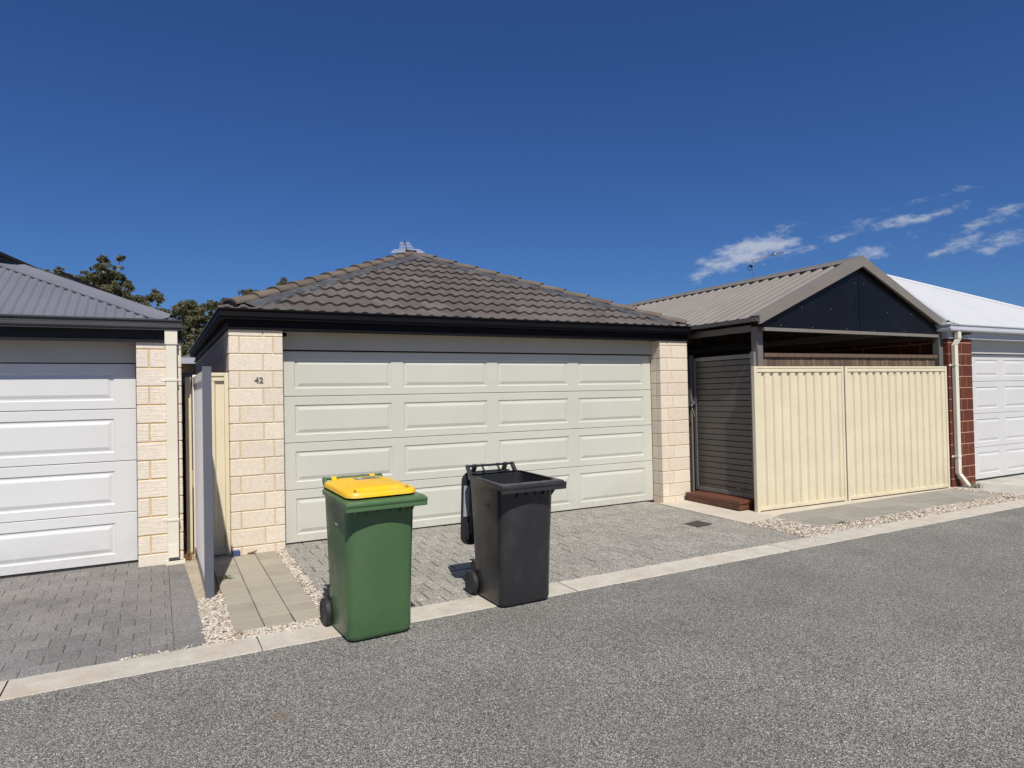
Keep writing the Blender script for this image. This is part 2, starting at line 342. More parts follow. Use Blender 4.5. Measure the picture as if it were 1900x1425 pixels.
def paved(name,mat_,areas,bed):
    mb=MB()
    for a in areas: pavers(mb,*a[:7],**(a[7] if len(a)>7 else {}))
    for a in bed: sheet(mb,*a,.001,1)
    return struct(mb.build(name,[mat_,M['joint']]))
paved('driveway',M['drive'],[(0,4.83,-2.32,.22,.2,.2,.5,dict(ch=.006,gap=.0048))],[(0,4.83,-2.32,.22)])
paved('neighbour_driveway',M['nbdrive'],[(-6.5,-1.045,-2.32,.23,.19,.16,.5,dict(gap=.0019,ch=.003)),(-1.045,-.86,-2.32,.0,.185,.325,0,dict(gap=.002,ch=.004))],[(-6.5,-.86,-2.32,.23)])
paved('footpath',M['path'],[(-.69,-.09,-2.2,.08,.2,.205,0,dict(gap=.0035,ch=.005))],[(-.69,-.09,-2.2,.08)])
paved('side_paving',M['rpath'],[(5.32,9.3,-2.06,-1.36,.38,.345,.5,dict(gap=.005,ch=.005))],[(5.32,9.3,-2.06,-1.36)])
paved('right_driveway',M['rdrive'],[(9.52,15.5,-2.32,-1.12,.33,.33,.5)],[(9.52,15.5,-2.32,-1.12)])
mb=MB()
def poly(mb,pts,dz,th=.01,mi=0):
    V=[(x,y,gz(y)+dz) for x,y in pts]+[(x,y,gz(y)+dz-th) for x,y in pts]; n=len(pts)
    mb.mesh(V,[tuple(range(n))]+[(i,(i+1)%n,n+(i+1)%n,n+i) for i in range(n)],mi)
poly(mb,[(4.834,-.001),(4.834,-1.5),(5.30,-1.48),(5.62,-1.355),(9.52,-1.355),(9.52,-1.1),(5.62,-1.1),(5.62,-.001)],.009)
struct(mb.build('concrete_strip',M['pad']))
# sandy strip beside the neighbour's drive
mb=MB(); poly(mb,[(-.858,-1.75),(-.80,-1.75),(-.80,0),(-.92,0)],.012); struct(mb.build('sand_strip',mat('grey_sand',(.37,.31,.235),.95,.25,10,fine=.35,fs=120,bump=.8,bs=70,bdist=.008)))
# gravel
def ico():
    t=(1+5**.5)/2; V=[Vector(p).normalized() for p in [(-1,t,0),(1,t,0),(-1,-t,0),(1,-t,0),(0,-1,t),(0,1,t),(0,-1,-t),(0,1,-t),(t,0,-1),(t,0,1),(-t,0,-1),(-t,0,1)]]
    F=[(0,11,5),(0,5,1),(0,1,7),(0,7,10),(0,10,11),(1,5,9),(5,11,4),(11,10,2),(10,7,6),(7,1,8),(3,9,4),(3,4,2),(3,2,6),(3,6,8),(3,8,9),(4,9,5),(2,4,11),(6,2,10),(8,6,7),(9,8,1)]
    return V,F
IV,IF=ico()
def stones(mb,inside,n,bb,smin=.0045,smax=.0135,zoff=0):
    x0,x1,y0,y1=bb; c=0
    while c<n:
        x=random.uniform(x0,x1);y=random.uniform(y0,y1)
        if not inside(x,y): continue
        c+=1; s=smin+(smax-smin)*random.random()**1.6
        rot=Matrix.Rotation(random.uniform(0,6.28),3,'Z')@Matrix.Rotation(random.uniform(-.6,.6),3,'X')
        sc=(s*random.uniform(.8,1.5),s*random.uniform(.7,1.1),s*random.uniform(.4,.75)); z=gz(y)+zoff+s*.45+random.uniform(-.003,.007)
        V=[]
        for p in IV:
            q=Vector((p.x*sc[0],p.y*sc[1],p.z*sc[2]))*random.uniform(.78,1.15); q=rot@q; V.append((x+q.x,y+q.y,z+q.z))
        mb.mesh(V,IF,0,random.random())
def jx(y,k=0): return .012*mnoise.noise((y*7,k,1))
mb=MB()
sheet(mb,-.86,-.69,-2.32,-1.3,.002,1); sheet(mb,-.69,.0,-2.32,-2.2,.002,1); sheet(mb,-.09,0,-2.2,.05,.002,1)
stones(mb,lambda x,y: -.865+jx(y)<x<-.685+jx(y,5),1900,(-.9,-.66,-2.335,-1.26))
stones(mb,lambda x,y: y<-2.205+jx(x,3),900,(-.7,.02,-2.335,-2.17))
stones(mb,lambda x,y: -.098+jx(y,8)<x<-.004+jx(y,9),1900,(-.12,.03,-2.2,.03))
stones(mb,lambda x,y: True,45,(-1.35,-.86,-2.335,-2.305),.005,.011,.003)
stones(mb,lambda x,y: True,34,(-.95,.12,-2.4,-.2),.003,.008,.006)
stones(mb,lambda x,y: y>-2.62-abs(random.gauss(0,.12)),60,(-3,3.5,-3.1,-2.33),.002,.0055,.004)
tag(mb.build('gravel',[M['stone'],M['bed']]),'white and ochre marble chips edging the slab path left of the driveway','gravel',kind='stuff')
mb=MB()
sheet(mb,4.83,5.32,-2.32,-1.45,.002,1); sheet(mb,5.32,9.52,-2.32,-2.06,.002,1); sheet(mb,9.3,9.52,-2.06,-1.36,.002,1)
stones(mb,lambda x,y: (x-4.83)>.0 and y<-1.5+(x-4.83)*.05 and x<5.32+.03,1500,(4.8,5.36,-2.335,-1.5),.006,.0155)
stones(mb,lambda x,y: True,4000,(5.3,9.45,-2.33,-2.06),.006,.0155)
stones(mb,lambda x,y: True,260,(9.3,9.52,-2.1,-1.4),.008,.018)
stones(mb,lambda x,y: True,25,(4.4,7.5,-2.5,-1.9),.006,.012,.006)
tag(mb.build('gravel',[M['stone'],M['bed']]),'pale marble chips between the kerb and the paving below the cream fence','gravel',kind='stuff')
# ------------------------------------------------------------------ brick walls
def bricks(mb,o,u,n,length,z0,ztop,course,pats,gap=.010,pr=.006,ch=.004,k0=0,e0=0.004,e1=0.004):
    """o: start point (x,y); u: along; n: outward; pats(k)->list of joint positions between 0 and length"""
    k=k0; z=z0+k0*course
    while z<ztop:
        za,zb=max(z+gap/2,0.0),min(z+course-gap/2,ztop)
        js=[0]+[j for j in pats(k) if 0<j<length]+[length]
        if zb-za>.01:
            for i,(a,b) in enumerate(zip(js,js[1:])):
                a2=a+(gap/2 if i else -e0); b2=b-(gap/2 if i<len(js)-2 else -e1)
                rv=random.random()
                def P(s,zz,d): return (o[0]+u[0]*s+n[0]*d,o[1]+u[1]*s+n[1]*d,zz)
                V=[P(a2,za,0),P(b2,za,0),P(b2,zb,0),P(a2,zb,0),P(a2+ch,za+ch,pr),P(b2-ch,za+ch,pr),P(b2-ch,zb-ch,pr),P(a2+ch,zb-ch,pr)]
                mb.mesh(V,[(4,5,6,7)]+[(q,(q+1)%4,4+(q+1)%4,4+q) for q in range(4)],1,rv)
        z+=course;k+=1
def run(L,ph): return lambda k:[(ph+(.1575 if k%2 else 0))+.315*i for i in range(-1,int(L/.315)+2)]
# ------------------------------------------------------------------ sectional garage door
def garage_door(root,x0,x1,y,joints,cols,mat_,dirty=False):
    fr=MB(); fr.box(x0,x1,y+.045,y+.06,joints[0],joints[-1]+.05)   # backing
    fr.box(x0+.002,x1-.002,y-.004,y+.04,joints[0]-.028,joints[0]-.004)  # rubber seal
    dr=fr.build('garage_door',[M['rubber']],root)
    for zi,(za,zb) in enumerate(zip(joints,joints[1:])):
        s=MB(); g=.0025; c=.004
        xs=[x0]+[q for a in cols for q in a]+[x1]; xs[0]+=c; xs[-1]-=c
        pz0,pz1=za+.083,zb-.09
        zs=[za+g+c,pz0,pz1,zb-g-c]
        for i in range(len(xs)-1):
            for j in range(3):
                if j==1 and i%2==1 and i<len(xs)-1:
                    a,b,e,f=xs[i],xs[i+1],zs[1],zs[2]
                    lv=[(0,0),(.009,.009),(.022,.0095),(.05,.001),(.055,.0)]
                    L=[]
                    for ins,d in lv: L.append([(a+ins,y+d,e+ins),(b-ins,y+d,e+ins),(b-ins,y+d,f-ins),(a+ins,y+d,f-ins)])
                    for q in range(len(L)-1):
                        for t in range(4): s.quad([L[q][t],L[q][(t+1)%4],L[q+1][(t+1)%4],L[q+1][t]])
                    s.quad(L[-1])
                else: s.quad([(xs[i],y,zs[j]),(xs[i+1],y,zs[j]),(xs[i+1],y,zs[j+1]),(xs[i],y,zs[j+1])])
        X0,X1,Z0,Z1=x0,x1,za+g,zb-g
        A=[(X0+c,y,Z0+c),(X1-c,y,Z0+c),(X1-c,y,Z1-c),(X0+c,y,Z1-c)]; B=[(X0,y+c,Z0),(X1,y+c,Z0),(X1,y+c,Z1),(X0,y+c,Z1)]; Cc=[(p[0],y+.04,p[2]) for p in B]
        for t in range(4): s.quad([A[t],A[(t+1)%4],B[(t+1)%4],B[t]]); s.quad([B[t],B[(t+1)%4],Cc[(t+1)%4],Cc[t]])
        s.build('door_section',mat_,dr)
    return dr
# ------------------------------------------------------------------ tiled roof
def planes_clip(obj,planes):
    bm=bmesh.new(); bm.from_mesh(obj.data)
    for co,no in planes: bmesh.ops.bisect_plane(bm,geom=bm.verts[:]+bm.edges[:]+bm.faces[:],plane_co=co,plane_no=no,clear_outer=True,dist=1e-5)
    bm.to_mesh(obj.data); bm.free()
def wave(s):
    t=(s/.15)%1.0; return .5-.5*math.cos(2*math.pi*t)
def tile_slope(mb,A,u,v,length,slope_len,tanp,gauge=.318,amp=.026,n=10):
    cosp=1/math.sqrt(1+tanp*tanp); rows=int(slope_len/gauge)+1
    nz=Vector((-v[0]*tanp*cosp,-v[1]*tanp*cosp,cosp)); U=Vector((u[0],u[1],0)); W=Vector((v[0]*cosp,v[1]*cosp,tanp*cosp)); A=Vector(A)
    for r in range(rows):
        tl=.3; off=.15 if r%2 else 0; k=-1; s0=-.3+off-.3
        while s0<length+.3:
            rv=random.random(); dd=random.uniform(-.003,.003); N_=2*n
            lo=[];hi=[];lip=[]
            for i in range(N_+1):
                s=s0+tl*i/N_; h=amp*wave(s+.02)+(.004*(i/N_))
                sl=r*gauge-.0+dd
                lo.append(A+U*s+W*sl+nz*(h+.030)); hi.append(A+U*s+W*(sl+gauge+.03)+nz*(h+.002)); lip.append(A+U*s+W*(sl+.004)+nz*(h+.004))
            for i in range(N_):
                mb.quad([lo[i],lo[i+1],hi[i+1],hi[i]],0,rv); mb.quad([lip[i],lip[i+1],lo[i+1],lo[i]],0,rv)
            s0+=tl
def hip_tiles(mb,mo,a,b,step=.36,r=.098):
    a=Vector(a);b=Vector(b); a=a+(b-a).normalized()*.13; L=(b-a).length; t=(b-a).normalized(); side=t.cross(Vector((0,0,1))).normalized(); upv=side.cross(t).normalized()
    n=int(L/step)+1
    for i in range(n):
        p=a+t*(i*step); q=a+t*min(L,(i+1)*step+.05); rv=random.random(); K=10
        def arc(c,rad,lift): return [c+side*rad*math.cos(math.pi*k/K)+upv*(rad*.62*math.sin(math.pi*k/K)+lift) for k in range(K+1)]
        A1=arc(p,r,.022);B1=arc(q,r*.88,.002);A0=arc(p+t*.002,r-.016,.01)
        if i==0: mo.quad([q_-upv*.01+t*.012 for q_ in A0],0)
        for k in range(K): mb.quad([A1[k],A1[k+1],B1[k+1],B1[k]],0,rv); mb.quad([A0[k],A0[k+1],A1[k+1],A1[k]],0,rv)
    nb=int(L/.03)
    for i in range(4,nb):
        p=a+t*(L*i/nb); q=a+t*(L*(i+1)/nb)
        for sg in (-1,1):
            def w(x): return r*1.0+.095+.03*mnoise.noise((x*.9+sg,x*9,sg))
            za=-.036+.012*mnoise.noise((i*.4,sg,2)); zb=-.036+.012*mnoise.noise(((i+1)*.4,sg,2))
            wa,wb=w(i*.03),w((i+1)*.03)
            mo.quad([p+side*sg*r*.9+upv*.012,q+side*sg*r*.9+upv*.012,q+side*sg*wb+upv*(zb+.0),p+side*sg*wa+upv*(za+.0)],0)
            mo.quad([p+side*sg*wa+upv*za,q+side*sg*wb+upv*zb,q+side*sg*(wb+.01)+upv*(zb-.05),p+side*sg*(wa+.01)+upv*(za-.05)],0)
# ================================================================== MAIN GARAGE
G=thing('brick_garage','cream brick double garage numbered 42 with a dark brown tiled hip roof','garage',(2.45,0,.045))
mb=MB(); zt=2.255; Yb=6.1
mb.box(-.496,0,0,.24,0,zt,0); mb.box(-.496,-.386,.24,Yb,0,zt,0)
mb.box(4.93,5.41,0,.24,0,zt,0); mb.box(5.30,5.41,.24,Yb,0,zt,0); mb.box(-.386,5.30,Yb-.11,Yb,0,zt,0)
Z0=.1233-.172
patL=lambda k:[.09,.405] if k%2 else [.311]
patR=lambda k:[.10] if k%2 else [.20]
def pr_(k): return [.20] if k%2==0 else [.112]
bricks(mb,(-.496,0),(1,0),(0,-1),.496,Z0,zt,.172,lambda k: patL(k+1))
bricks(mb,(4.93,0),(1,0),(0,-1),.48,Z0,zt,.172,pr_)
bricks(mb,(4.93,0),(0,1),(-1,0),.195,Z0,zt,.172,lambda k:[.09],e1=0)
bricks(mb,(-.496,0),(0,1),(-1,0),Yb,Z0,zt,.172,run(Yb,.1))
bricks(mb,(5.41,0),(0,1),(1,0),Yb,Z0,zt,.172,run(Yb,.1))
mb.build('wall',[M['mortar'],M['brick']],G)
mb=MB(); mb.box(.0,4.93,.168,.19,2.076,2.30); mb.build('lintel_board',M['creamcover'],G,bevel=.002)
mb=MB(); mb.box(0,4.93,.175,.21,2.062,2.075); mb.build('door_seal',M['black'],G)
dx_=lambda x:-1.1285+(x+1.1285)*7.2/7.15
garage_door(G,.006,4.924,.2,[.06,.607,1.099,1.586,2.066],[tuple(dx_(q) for q in a) for a in [(.14,1.185),(1.325,2.37),(2.515,3.525),(3.68,4.745)]],M['door'])
# concrete slab edge / threshold is the driveway itself
rect=(-.496,5.41,0,Yb)
mb=MB(); mb.ring(rect,[(-.1,2.256),(.012,2.256),(.03,2.256),(.03,2.275),(.014,2.282),(.014,2.42),(-.1,2.42)]); mb.build('fascia',M['black'],G)
mb=MB(); mb.ring(rect,[(.018,2.35),(.082,2.35),(.082,2.366),(.098,2.378),(.098,2.392),(.088,2.398),(.088,2.425),(.102,2.44),(.102,2.452),(.092,2.455),(.084,2.44),(.078,2.38),(.022,2.37)]); mb.build('gutter',M['black'],G)
tp=math.tan(R(24.3)); ex0,ex1,ey0,ey1=-.575,5.489,-.08,Yb+.08; zE=2.415
roofO=MB(); W2=(ex1-ex0)/2; cx=(ex0+ex1)/2; sl=W2/math.cos(R(24.3))
ry0=ey0+W2; ry1=ey1-W2; zR=zE+W2*tp
def rp(mb,A,u,v,L,planes,name=None):
    t=MB(); tile_slope(t,A,u,v,L,sl,tp); o=t.build('tmp',M['tile']); planes_clip(o,planes); me=o.data
    b=len(mb.v); mb.v+=[tuple(x.co) for x in me.vertices]
    at=me.attributes['rnd'].data
    for p in me.polygons: mb.f.append(tuple(i+b for i in p.vertices)); mb.m.append(0); mb.r.append(at[p.index].value)
    bpy.data.objects.remove(o)
hp=lambda x,y,nx,ny:(Vector((x,y,0)),Vector((nx,ny,0)))
rp(roofO,(ex0,ey0,zE),(1,0),(0,1),ex1-ex0,[hp(ex0,ey0,-1,1),hp(ex1,ey0,1,1)])
rp(roofO,(ex0,ey1,zE),(0,-1),(1,0),ey1-ey0,[hp(ex0,ey0,1,-1),hp(ex0,ey1,1,1),hp(cx,0,1,0)])
rp(roofO,(ex1,ey0,zE),(0,1),(-1,0),ey1-ey0,[hp(ex1,ey0,-1,-1),hp(ex1,ey1,-1,1),hp(cx,0,-1,0)])
rp(roofO,(ex1,ey1,zE),(-1,0),(0,-1),ex1-ex0,[hp(ex0,ey1,-1,-1),hp(ex1,ey1,1,-1)])
RO=roofO.build('roof',M['tile'],G,autosm=40)
caps=MB();mo=MB(); lift=.022
ap0=(cx,ry0,zR+lift); ap1=(cx,max(ry0+.02,ry1),zR+lift)
for a in ((ex0,ey0),(ex1,ey0)): hip_tiles(caps,mo,(a[0],a[1],zE+lift),ap0)
for a in ((ex0,ey1),(ex1,ey1)): hip_tiles(caps,mo,(a[0],a[1],zE+lift),ap1)
if ry1-ry0>.1: hip_tiles(caps,mo,ap0,ap1)
caps.build('ridge_tiles',M['cap'],RO,autosm=50); mo.build('mortar_bedding',M['bedding'],RO,autosm=60)
mb=MB(); mb.mesh([(ex0,ey0,zE-.02),(ex1,ey0,zE-.02),(ex1,ey1,zE-.02),(ex0,ey1,zE-.02),(cx,ry0,zR-.03),(cx,max(ry1,ry0+.01),zR-.03)],[(0,1,4),(1,2,5,4),(2,3,5),(3,0,4,5)]); mb.build('sarking',M['dark'],RO)
# house number, cable stub
def text(body,size,name,mat_,parent,matrix,ext=.002,off=0.0):
    cu=bpy.data.curves.new('t','FONT'); cu.body=body; cu.size=size; cu.extrude=ext; cu.offset=off; cu.space_character=1.05
    o=bpy.data.objects.new('t',cu); col.objects.link(o)
    dg=bpy.context.evaluated_depsgraph_get(); me=bpy.data.meshes.new_from_object(o.evaluated_get(dg)); bpy.data.objects.remove(o)
    me.transform(matrix); me.transform(Matrix.Translation(-ORG[parent])); me.materials.clear(); me.materials.append(mat_)
    r=bpy.data.objects.new(name,me); col.objects.link(r); r.parent=parent; ORG[r]=ORG[parent]; return r
text('42',.080,'house_number',M['digit'],G,Matrix.Translation((-.268,-.0085,1.726))@Matrix.Rotation(R(90),4,'X'),.002,.0028)
mb=MB(); mb.lathe([(.0,0),(.02,.0),(.026,.01),(.026,.03),(.018,.04)],(.03,.06,2.20),'z',14); mb.build('sensor',M['black'],G,autosm=40)
# ================================================================== LEFT GARAGE
L=thing('brick_garage','streaky cream brick garage with white panel door and corrugated grey roof at left','garage',(-4,0,.045))
LX0,LX1,LY=-6.9,-.922,7.0; zl=2.115
mb=MB(); mb.box(-1.284,LX1,0,.25,0,zl); mb.box(LX1-.11,LX1,.25,LY,0,zl); mb.box(LX0,LX0+.4,0,.25,0,zl); mb.box(LX0,LX0+.11,.25,LY,0,zl); mb.box(LX0+.11,LX1-.11,LY-.11,LY,0,zl)
bricks(mb,(-1.284,0),(1,0),(0,-1),.362,.155-.172,zl,.172,lambda k:[.10] if k%2==1 else [],gap=.012)
bricks(mb,(LX1,0),(0,1),(1,0),LY,.155-.172,zl,.172,run(LY,.1),gap=.012)
bricks(mb,(LX0,0),(1,0),(0,-1),.4,.155-.172,zl,.172,lambda k:[.10] if k%2==1 else [],gap=.012)
mb.build('wall',[M['mortarL'],M['brickL']],L)
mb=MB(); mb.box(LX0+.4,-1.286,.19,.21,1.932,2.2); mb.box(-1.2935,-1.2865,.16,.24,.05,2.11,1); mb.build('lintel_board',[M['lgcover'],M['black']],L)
cl=[(-1.475-1.185*k-1.045,-1.475-1.185*k) for k in range(4)][::-1]
garage_door(L,LX0+.405,-1.296,.22,[.068,.529,1.012,1.5,1.926],cl,M['doorL'])
mb=MB()
mb.extr([(-.0,2.113),(-.03,2.113),(-.03,2.134),(-.014,2.142),(-.014,2.30),(.0,2.30)],0,LX0-.1,LX1+.012); mb.build('fascia',M['charf'],L)
mb=MB(); mb.extr([(-.018,2.222),(-.086,2.222),(-.086,2.236),(-.1,2.246),(-.1,2.262),(-.09,2.268),(-.09,2.298),(-.104,2.308),(-.104,2.322),(-.09,2.322),(-.084,2.24),(-.018,2.236)],0,LX0-.1,LX1+.013)
mb.box(LX1+.01,LX1+.0145,-.102,-.016,2.221,2.324); mb.build('gutter',M['char'],L)
pL=.47; ax0,ax1,ay0,ay1=LX0-.08,-.925,-.055,LY+.05; zr=2.302; wL=(ax1-ax0)/2; axm=(ax0+ax1)/2
def corr(mb,A,u,v,length,run_,tanp,pitch,amp,kind='sine',per=8):
    cosp=1/math.sqrt(1+tanp**2); nz=Vector((-v[0]*tanp*cosp,-v[1]*tanp*cosp,cosp)); U=Vector((u[0],u[1],0)); W=Vector((v[0],v[1],tanp)); A=Vector(A)
    S=[]
    if kind=='sine':
        n=int(length/pitch*per)
        for i in range(n+1):
            s=length*i/n; S.append((s,amp*(.5+.5*math.cos(2*math.pi*s/pitch))))
    else:
        s=0
        while s<length:
            S+= [(s,0),(s+pitch*.58,0),(s+pitch*.68,amp),(s+pitch*.9,amp)]; s+=pitch
        S=[p for p in S if p[0]<length]+[(length,0)]
    for (a,ha),(b,hb) in zip(S,S[1:]):
        mb.quad([A+U*a+nz*ha,A+U*b+nz*hb,A+U*b+nz*hb+W*run_,A+U*a+nz*ha+W*run_])
def clipped(mb,fn,mat_,planes):
    t=MB(); fn(t); o=t.build('tmp',mat_); planes_clip(o,planes); me=o.data; b=len(mb.v); mb.v+=[tuple(x.co) for x in me.vertices]
    for p in me.polygons: mb.f.append(tuple(i+b for i in p.vertices)); mb.m.append(0); mb.r.append(.5)
    bpy.data.objects.remove(o)
def hip_sheet_roof(mb,x0,x1,y0,y1,z,tanp,pitch,amp,mat_):
    w=(x1-x0)/2; xm=(x0+x1)/2
    clipped(mb,lambda t:corr(t,(x0,y0,z),(1,0),(0,1),x1-x0,w,tanp,pitch,amp),mat_,[hp(x0,y0,-1,1),hp(x1,y0,1,1)])
    clipped(mb,lambda t:corr(t,(x1,y0,z),(0,1),(-1,0),y1-y0,w,tanp,pitch,amp),mat_,[hp(x1,y0,-1,-1),hp(x1,y1,-1,1)])
    clipped(mb,lambda t:corr(t,(x0,y1,z),(0,-1),(1,0),y1-y0,w,tanp,pitch,amp),mat_,[hp(x0,y0,1,-1),hp(x0,y1,1,1)])
    clipped(mb,lambda t:corr(t,(x1,y1,z),(-1,0),(0,-1),x1-x0,w,tanp,pitch,amp),mat_,[hp(x0,y1,-1,-1),hp(x1,y1,1,-1)])
def hipcap(mb,a,b,sa,sb,wd,tanp,lift):
    """metal ridge/hip capping: flanges lying on the two slopes with a rolled top. sa,sb = slope uphill dirs (2D)"""
    a=Vector(a);b=Vector(b);t=(b-a).normalized(); a=a+t*(.10 if abs(t.z)>.05 else 0)
    secs=[]
    for p in (a,b):
        pts=[]
        for s,sg in ((sa,1),(sb,-1)):
            nrm=Vector((-s[0]*tanp,-s[1]*tanp,1)).normalized(); f=nrm.cross(t).normalized()
            if f.z>0: f=-f
            arr=[p+nrm*lift+f*.03, p+nrm*(lift+.004)+f*.033, p+nrm*lift+f*.05, p+nrm*lift+f*wd, p+nrm*(lift-.012)+f*(wd+.002)]
            pts.append(arr)
        top=p+Vector((0,0,lift+.022)); sd=(pts[0][0]-pts[1][0])
        secs.append(pts[0][::-1]+[p+Vector((0,0,lift+.014))+sd*.25,top,p+Vector((0,0,lift+.014))-sd*.25]+pts[1])
    for i in range(len(secs[0])-1): mb.quad([secs[0][i],secs[0][i+1],secs[1][i+1],secs[1][i]])
mb=MB(); hip_sheet_roof(mb,ax0,ax1,ay0,ay1,zr,pL,.0765,.018,M['roofL']); RL=mb.build('roof',M['roofL'],L,autosm=50)
mb=MB(); zt_=zr+wL*pL
for (px_,py_,sA,sB) in ((ax1,ay0,(0,1),(-1,0)),(ax0,ay0,(0,1),(1,0))): hipcap(mb,(px_,py_,zr),(axm,ay0+wL,zt_),sA,sB,.15,pL,.026)
hipcap(mb,(axm,ay0+wL,zt_),(axm,ay1-wL,zt_),(1,0),(-1,0),.15,pL,.02)
for (px_,py_,sA,sB) in ((ax1,ay1,(0,-1),(-1,0)),(ax0,ay1,(0,-1),(1,0))): hipcap(mb,(px_,py_,zr),(axm,ay1-wL,zt_),sA,sB,.15,pL,.026)
mb.build('ridge_capping',M['roofL'],RL,autosm=40)
# downpipe
mb=MB(); mb.box(-1.048,-.955,-.068,-.016,.2,2.20); mb.box(-1.055,-.948,-.078,-.012,2.09,2.228)
D=mb.build('downpipe',M['creampipe'],L,bevel=.005)
mb=MB(); mb.mesh([(-1.046,-.078,.115),(-.957,-.078,.115),(-.957,-.024,.115),(-1.046,-.024,.115),(-1.0462,-.0692,.24),(-.9568,-.0692,.24),(-.9568,-.0155,.24),(-1.0462,-.0155,.24)],[(0,3,2,1),(4,5,6,7),(0,1,5,4),(1,2,6,5),(2,3,7,6),(3,0,4,7)]); mb.build('pipe_shoe',M['creampipe'],D,bevel=.003)
for z in (1.76,.46):
    mb=MB(); mb.box(-1.085,-.918,-.0045,-.0095,z-.012,z+.012); mb.box(-1.053,-.950,-.073,-.0095,z-.011,z+.011); mb.build('pipe_bracket',M['creampipe'],D,bevel=.002)
# solar panels
def solar(x_hi,x_lo,y0,y1,lab,lft):
    t=thing('solar_panel',lab,'solar panel',(x_lo,y0,zr+pL*(ax1-x_lo)+lft),group='solar panels on the grey roof')
    def P(x,y,d): return (x,y,zr+pL*(ax1-x)+lft+d)
    def slab(m,a,b,c,d,z0,z1):
        m.mesh([P(a,c,z0),P(b,c,z0),P(b,d,z0),P(a,d,z0),P(a,c,z1),P(b,c,z1),P(b,d,z1),P(a,d,z1)],[(0,3,2,1),(4,5,6,7),(0,1,5,4),(1,2,6,5),(2,3,7,6),(3,0,4,7)])
    m=MB(); slab(m,x_hi,x_lo,y0,y0+.03,-.035,0); slab(m,x_hi,x_lo,y1-.03,y1,-.035,0); slab(m,x_hi,x_hi+.03,y0+.03,y1-.03,-.035,0); slab(m,x_lo-.03,x_lo,y0+.03,y1-.03,-.035,0); m.build('panel_frame',M['black'],t)
    m=MB(); slab(m,x_hi+.03,x_lo-.03,y0+.03,y1-.03,-.03,-.003); m.build('panel_glass',M['solar'],t)
    for yy in (y0+.3,y1-.3):
        m=MB(); slab(m,x_hi-.03,x_lo+.03,yy,yy+.04,-.12 if lft>.1 else -.08,-.036); m.build('mounting_rail',M['alu'],t)
solar(-2.0,-1.12,1.32,2.98,'black solar panel above the hip, nearer the gutter corner',.15)
solar(-3.25,-2.2,1.32,2.98,'black solar panel above the hip, at the left picture edge',.07)
# pit under the downpipe
t=thing('drain_grate','small black grate in a cream frame on the pavers under the left downpipe','drain',(-.98,-.03,.05))
mb=MB(); g0=gz(-.05)+.004
for a in ((-1.065,-.905,-.078,-.066),(-1.065,-.905,.0-.018,-.006),(-1.065,-1.053,-.066,-.018),(-.917,-.905,-.066,-.018)): mb.box(*a,g0,g0+.035)
mb.build('frame',M['creampipe'],t,bevel=.002)
mb=MB(); mb.box(-1.053,-.917,-.066,-.018,g0,g0+.02)
for k in range(12): mb.box(-1.05+k*.0112,-1.0445+k*.0112,-.066,-.018,g0+.02,g0+.031)
mb.build('grate',M['dark'],t)
# ================================================================== LEFT GREY FENCE (runs in depth)
def trap(mb,x0,x1,y,z0,z1,pitch,depth,fl=.56,axis='x',mi=0,th=.001,sgn=1):
    S=[];s=x0
    while s<x1-1e-6:
        for f,d in ((0,0),(fl,0),(fl+.10,depth),(.90,depth)):
            q=s+f*pitch
            if q<=x1: S.append((q,d))
        s+=pitch
    S.append((x1,0))
    for (a,da),(b,db) in zip(S,S[1:]):
        if axis=='x': mb.quad([(a,y+da*sgn,z0),(b,y+db*sgn,z0),(b,y+db*sgn,z1),(a,y+da*sgn,z1)],mi)
        else: mb.quad([(y+da*sgn,a,z0),(y+db*sgn,b,z0),(y+db*sgn,b,z1),(y+da*sgn,a,z1)],mi)
F=thing('side_fence','grey ribbed metal fence panel end on with a slate grey post, left of path','fence',(-.775,-1.3,.02))
mb=MB(); mb.box(-.81,-.747,-1.33,-1.265,.0,1.822); mb.box(-.812,-.745,-1.332,-1.263,1.822,1.826); mb.build('post',M['basalt'],F,bevel=.003)
mb=MB(); mb.box(-.81,-.765,.3,.345,.0,1.82); mb.build('post',M['palerail'],F,bevel=.003)
mb=MB(); trap(mb,-1.262,.295,-.797,.10,1.73,.10,.022,axis='y',fl=.42,sgn=1); o=mb.build('fence_sheet',M['greysheet'],F); 
s=o.modifiers.new('solid','SOLIDIFY'); s.thickness=.0015
mb=MB(); mb.box(-.807,-.768,-1.262,.296,1.722,1.795); mb.build('top_rail',M['palerail'],F,bevel=.003)
mb=MB(); mb.box(-.807,-.768,-1.262,.296,.055,.115); mb.build('bottom_rail',M['basalt'],F,bevel=.003)
# older cream boundary fence behind it
F2=thing('boundary_fence','older cream metal fence seen as a thin strip in the gap between the garages','fence',(-.85,.6,.045))
mb=MB(); mb.box(-.875,-.82,.36,.41,.05,1.80); mb.build('post',M['cream'],F2,bevel=.003)
mb=MB(); trap(mb,.415,5.6,-.86,.06,1.72,.15,.025,axis='y'); mb.box(-.87,-.83,.415,5.6,1.70,1.76); mb.build('fence_sheet',M['cream'],F2)
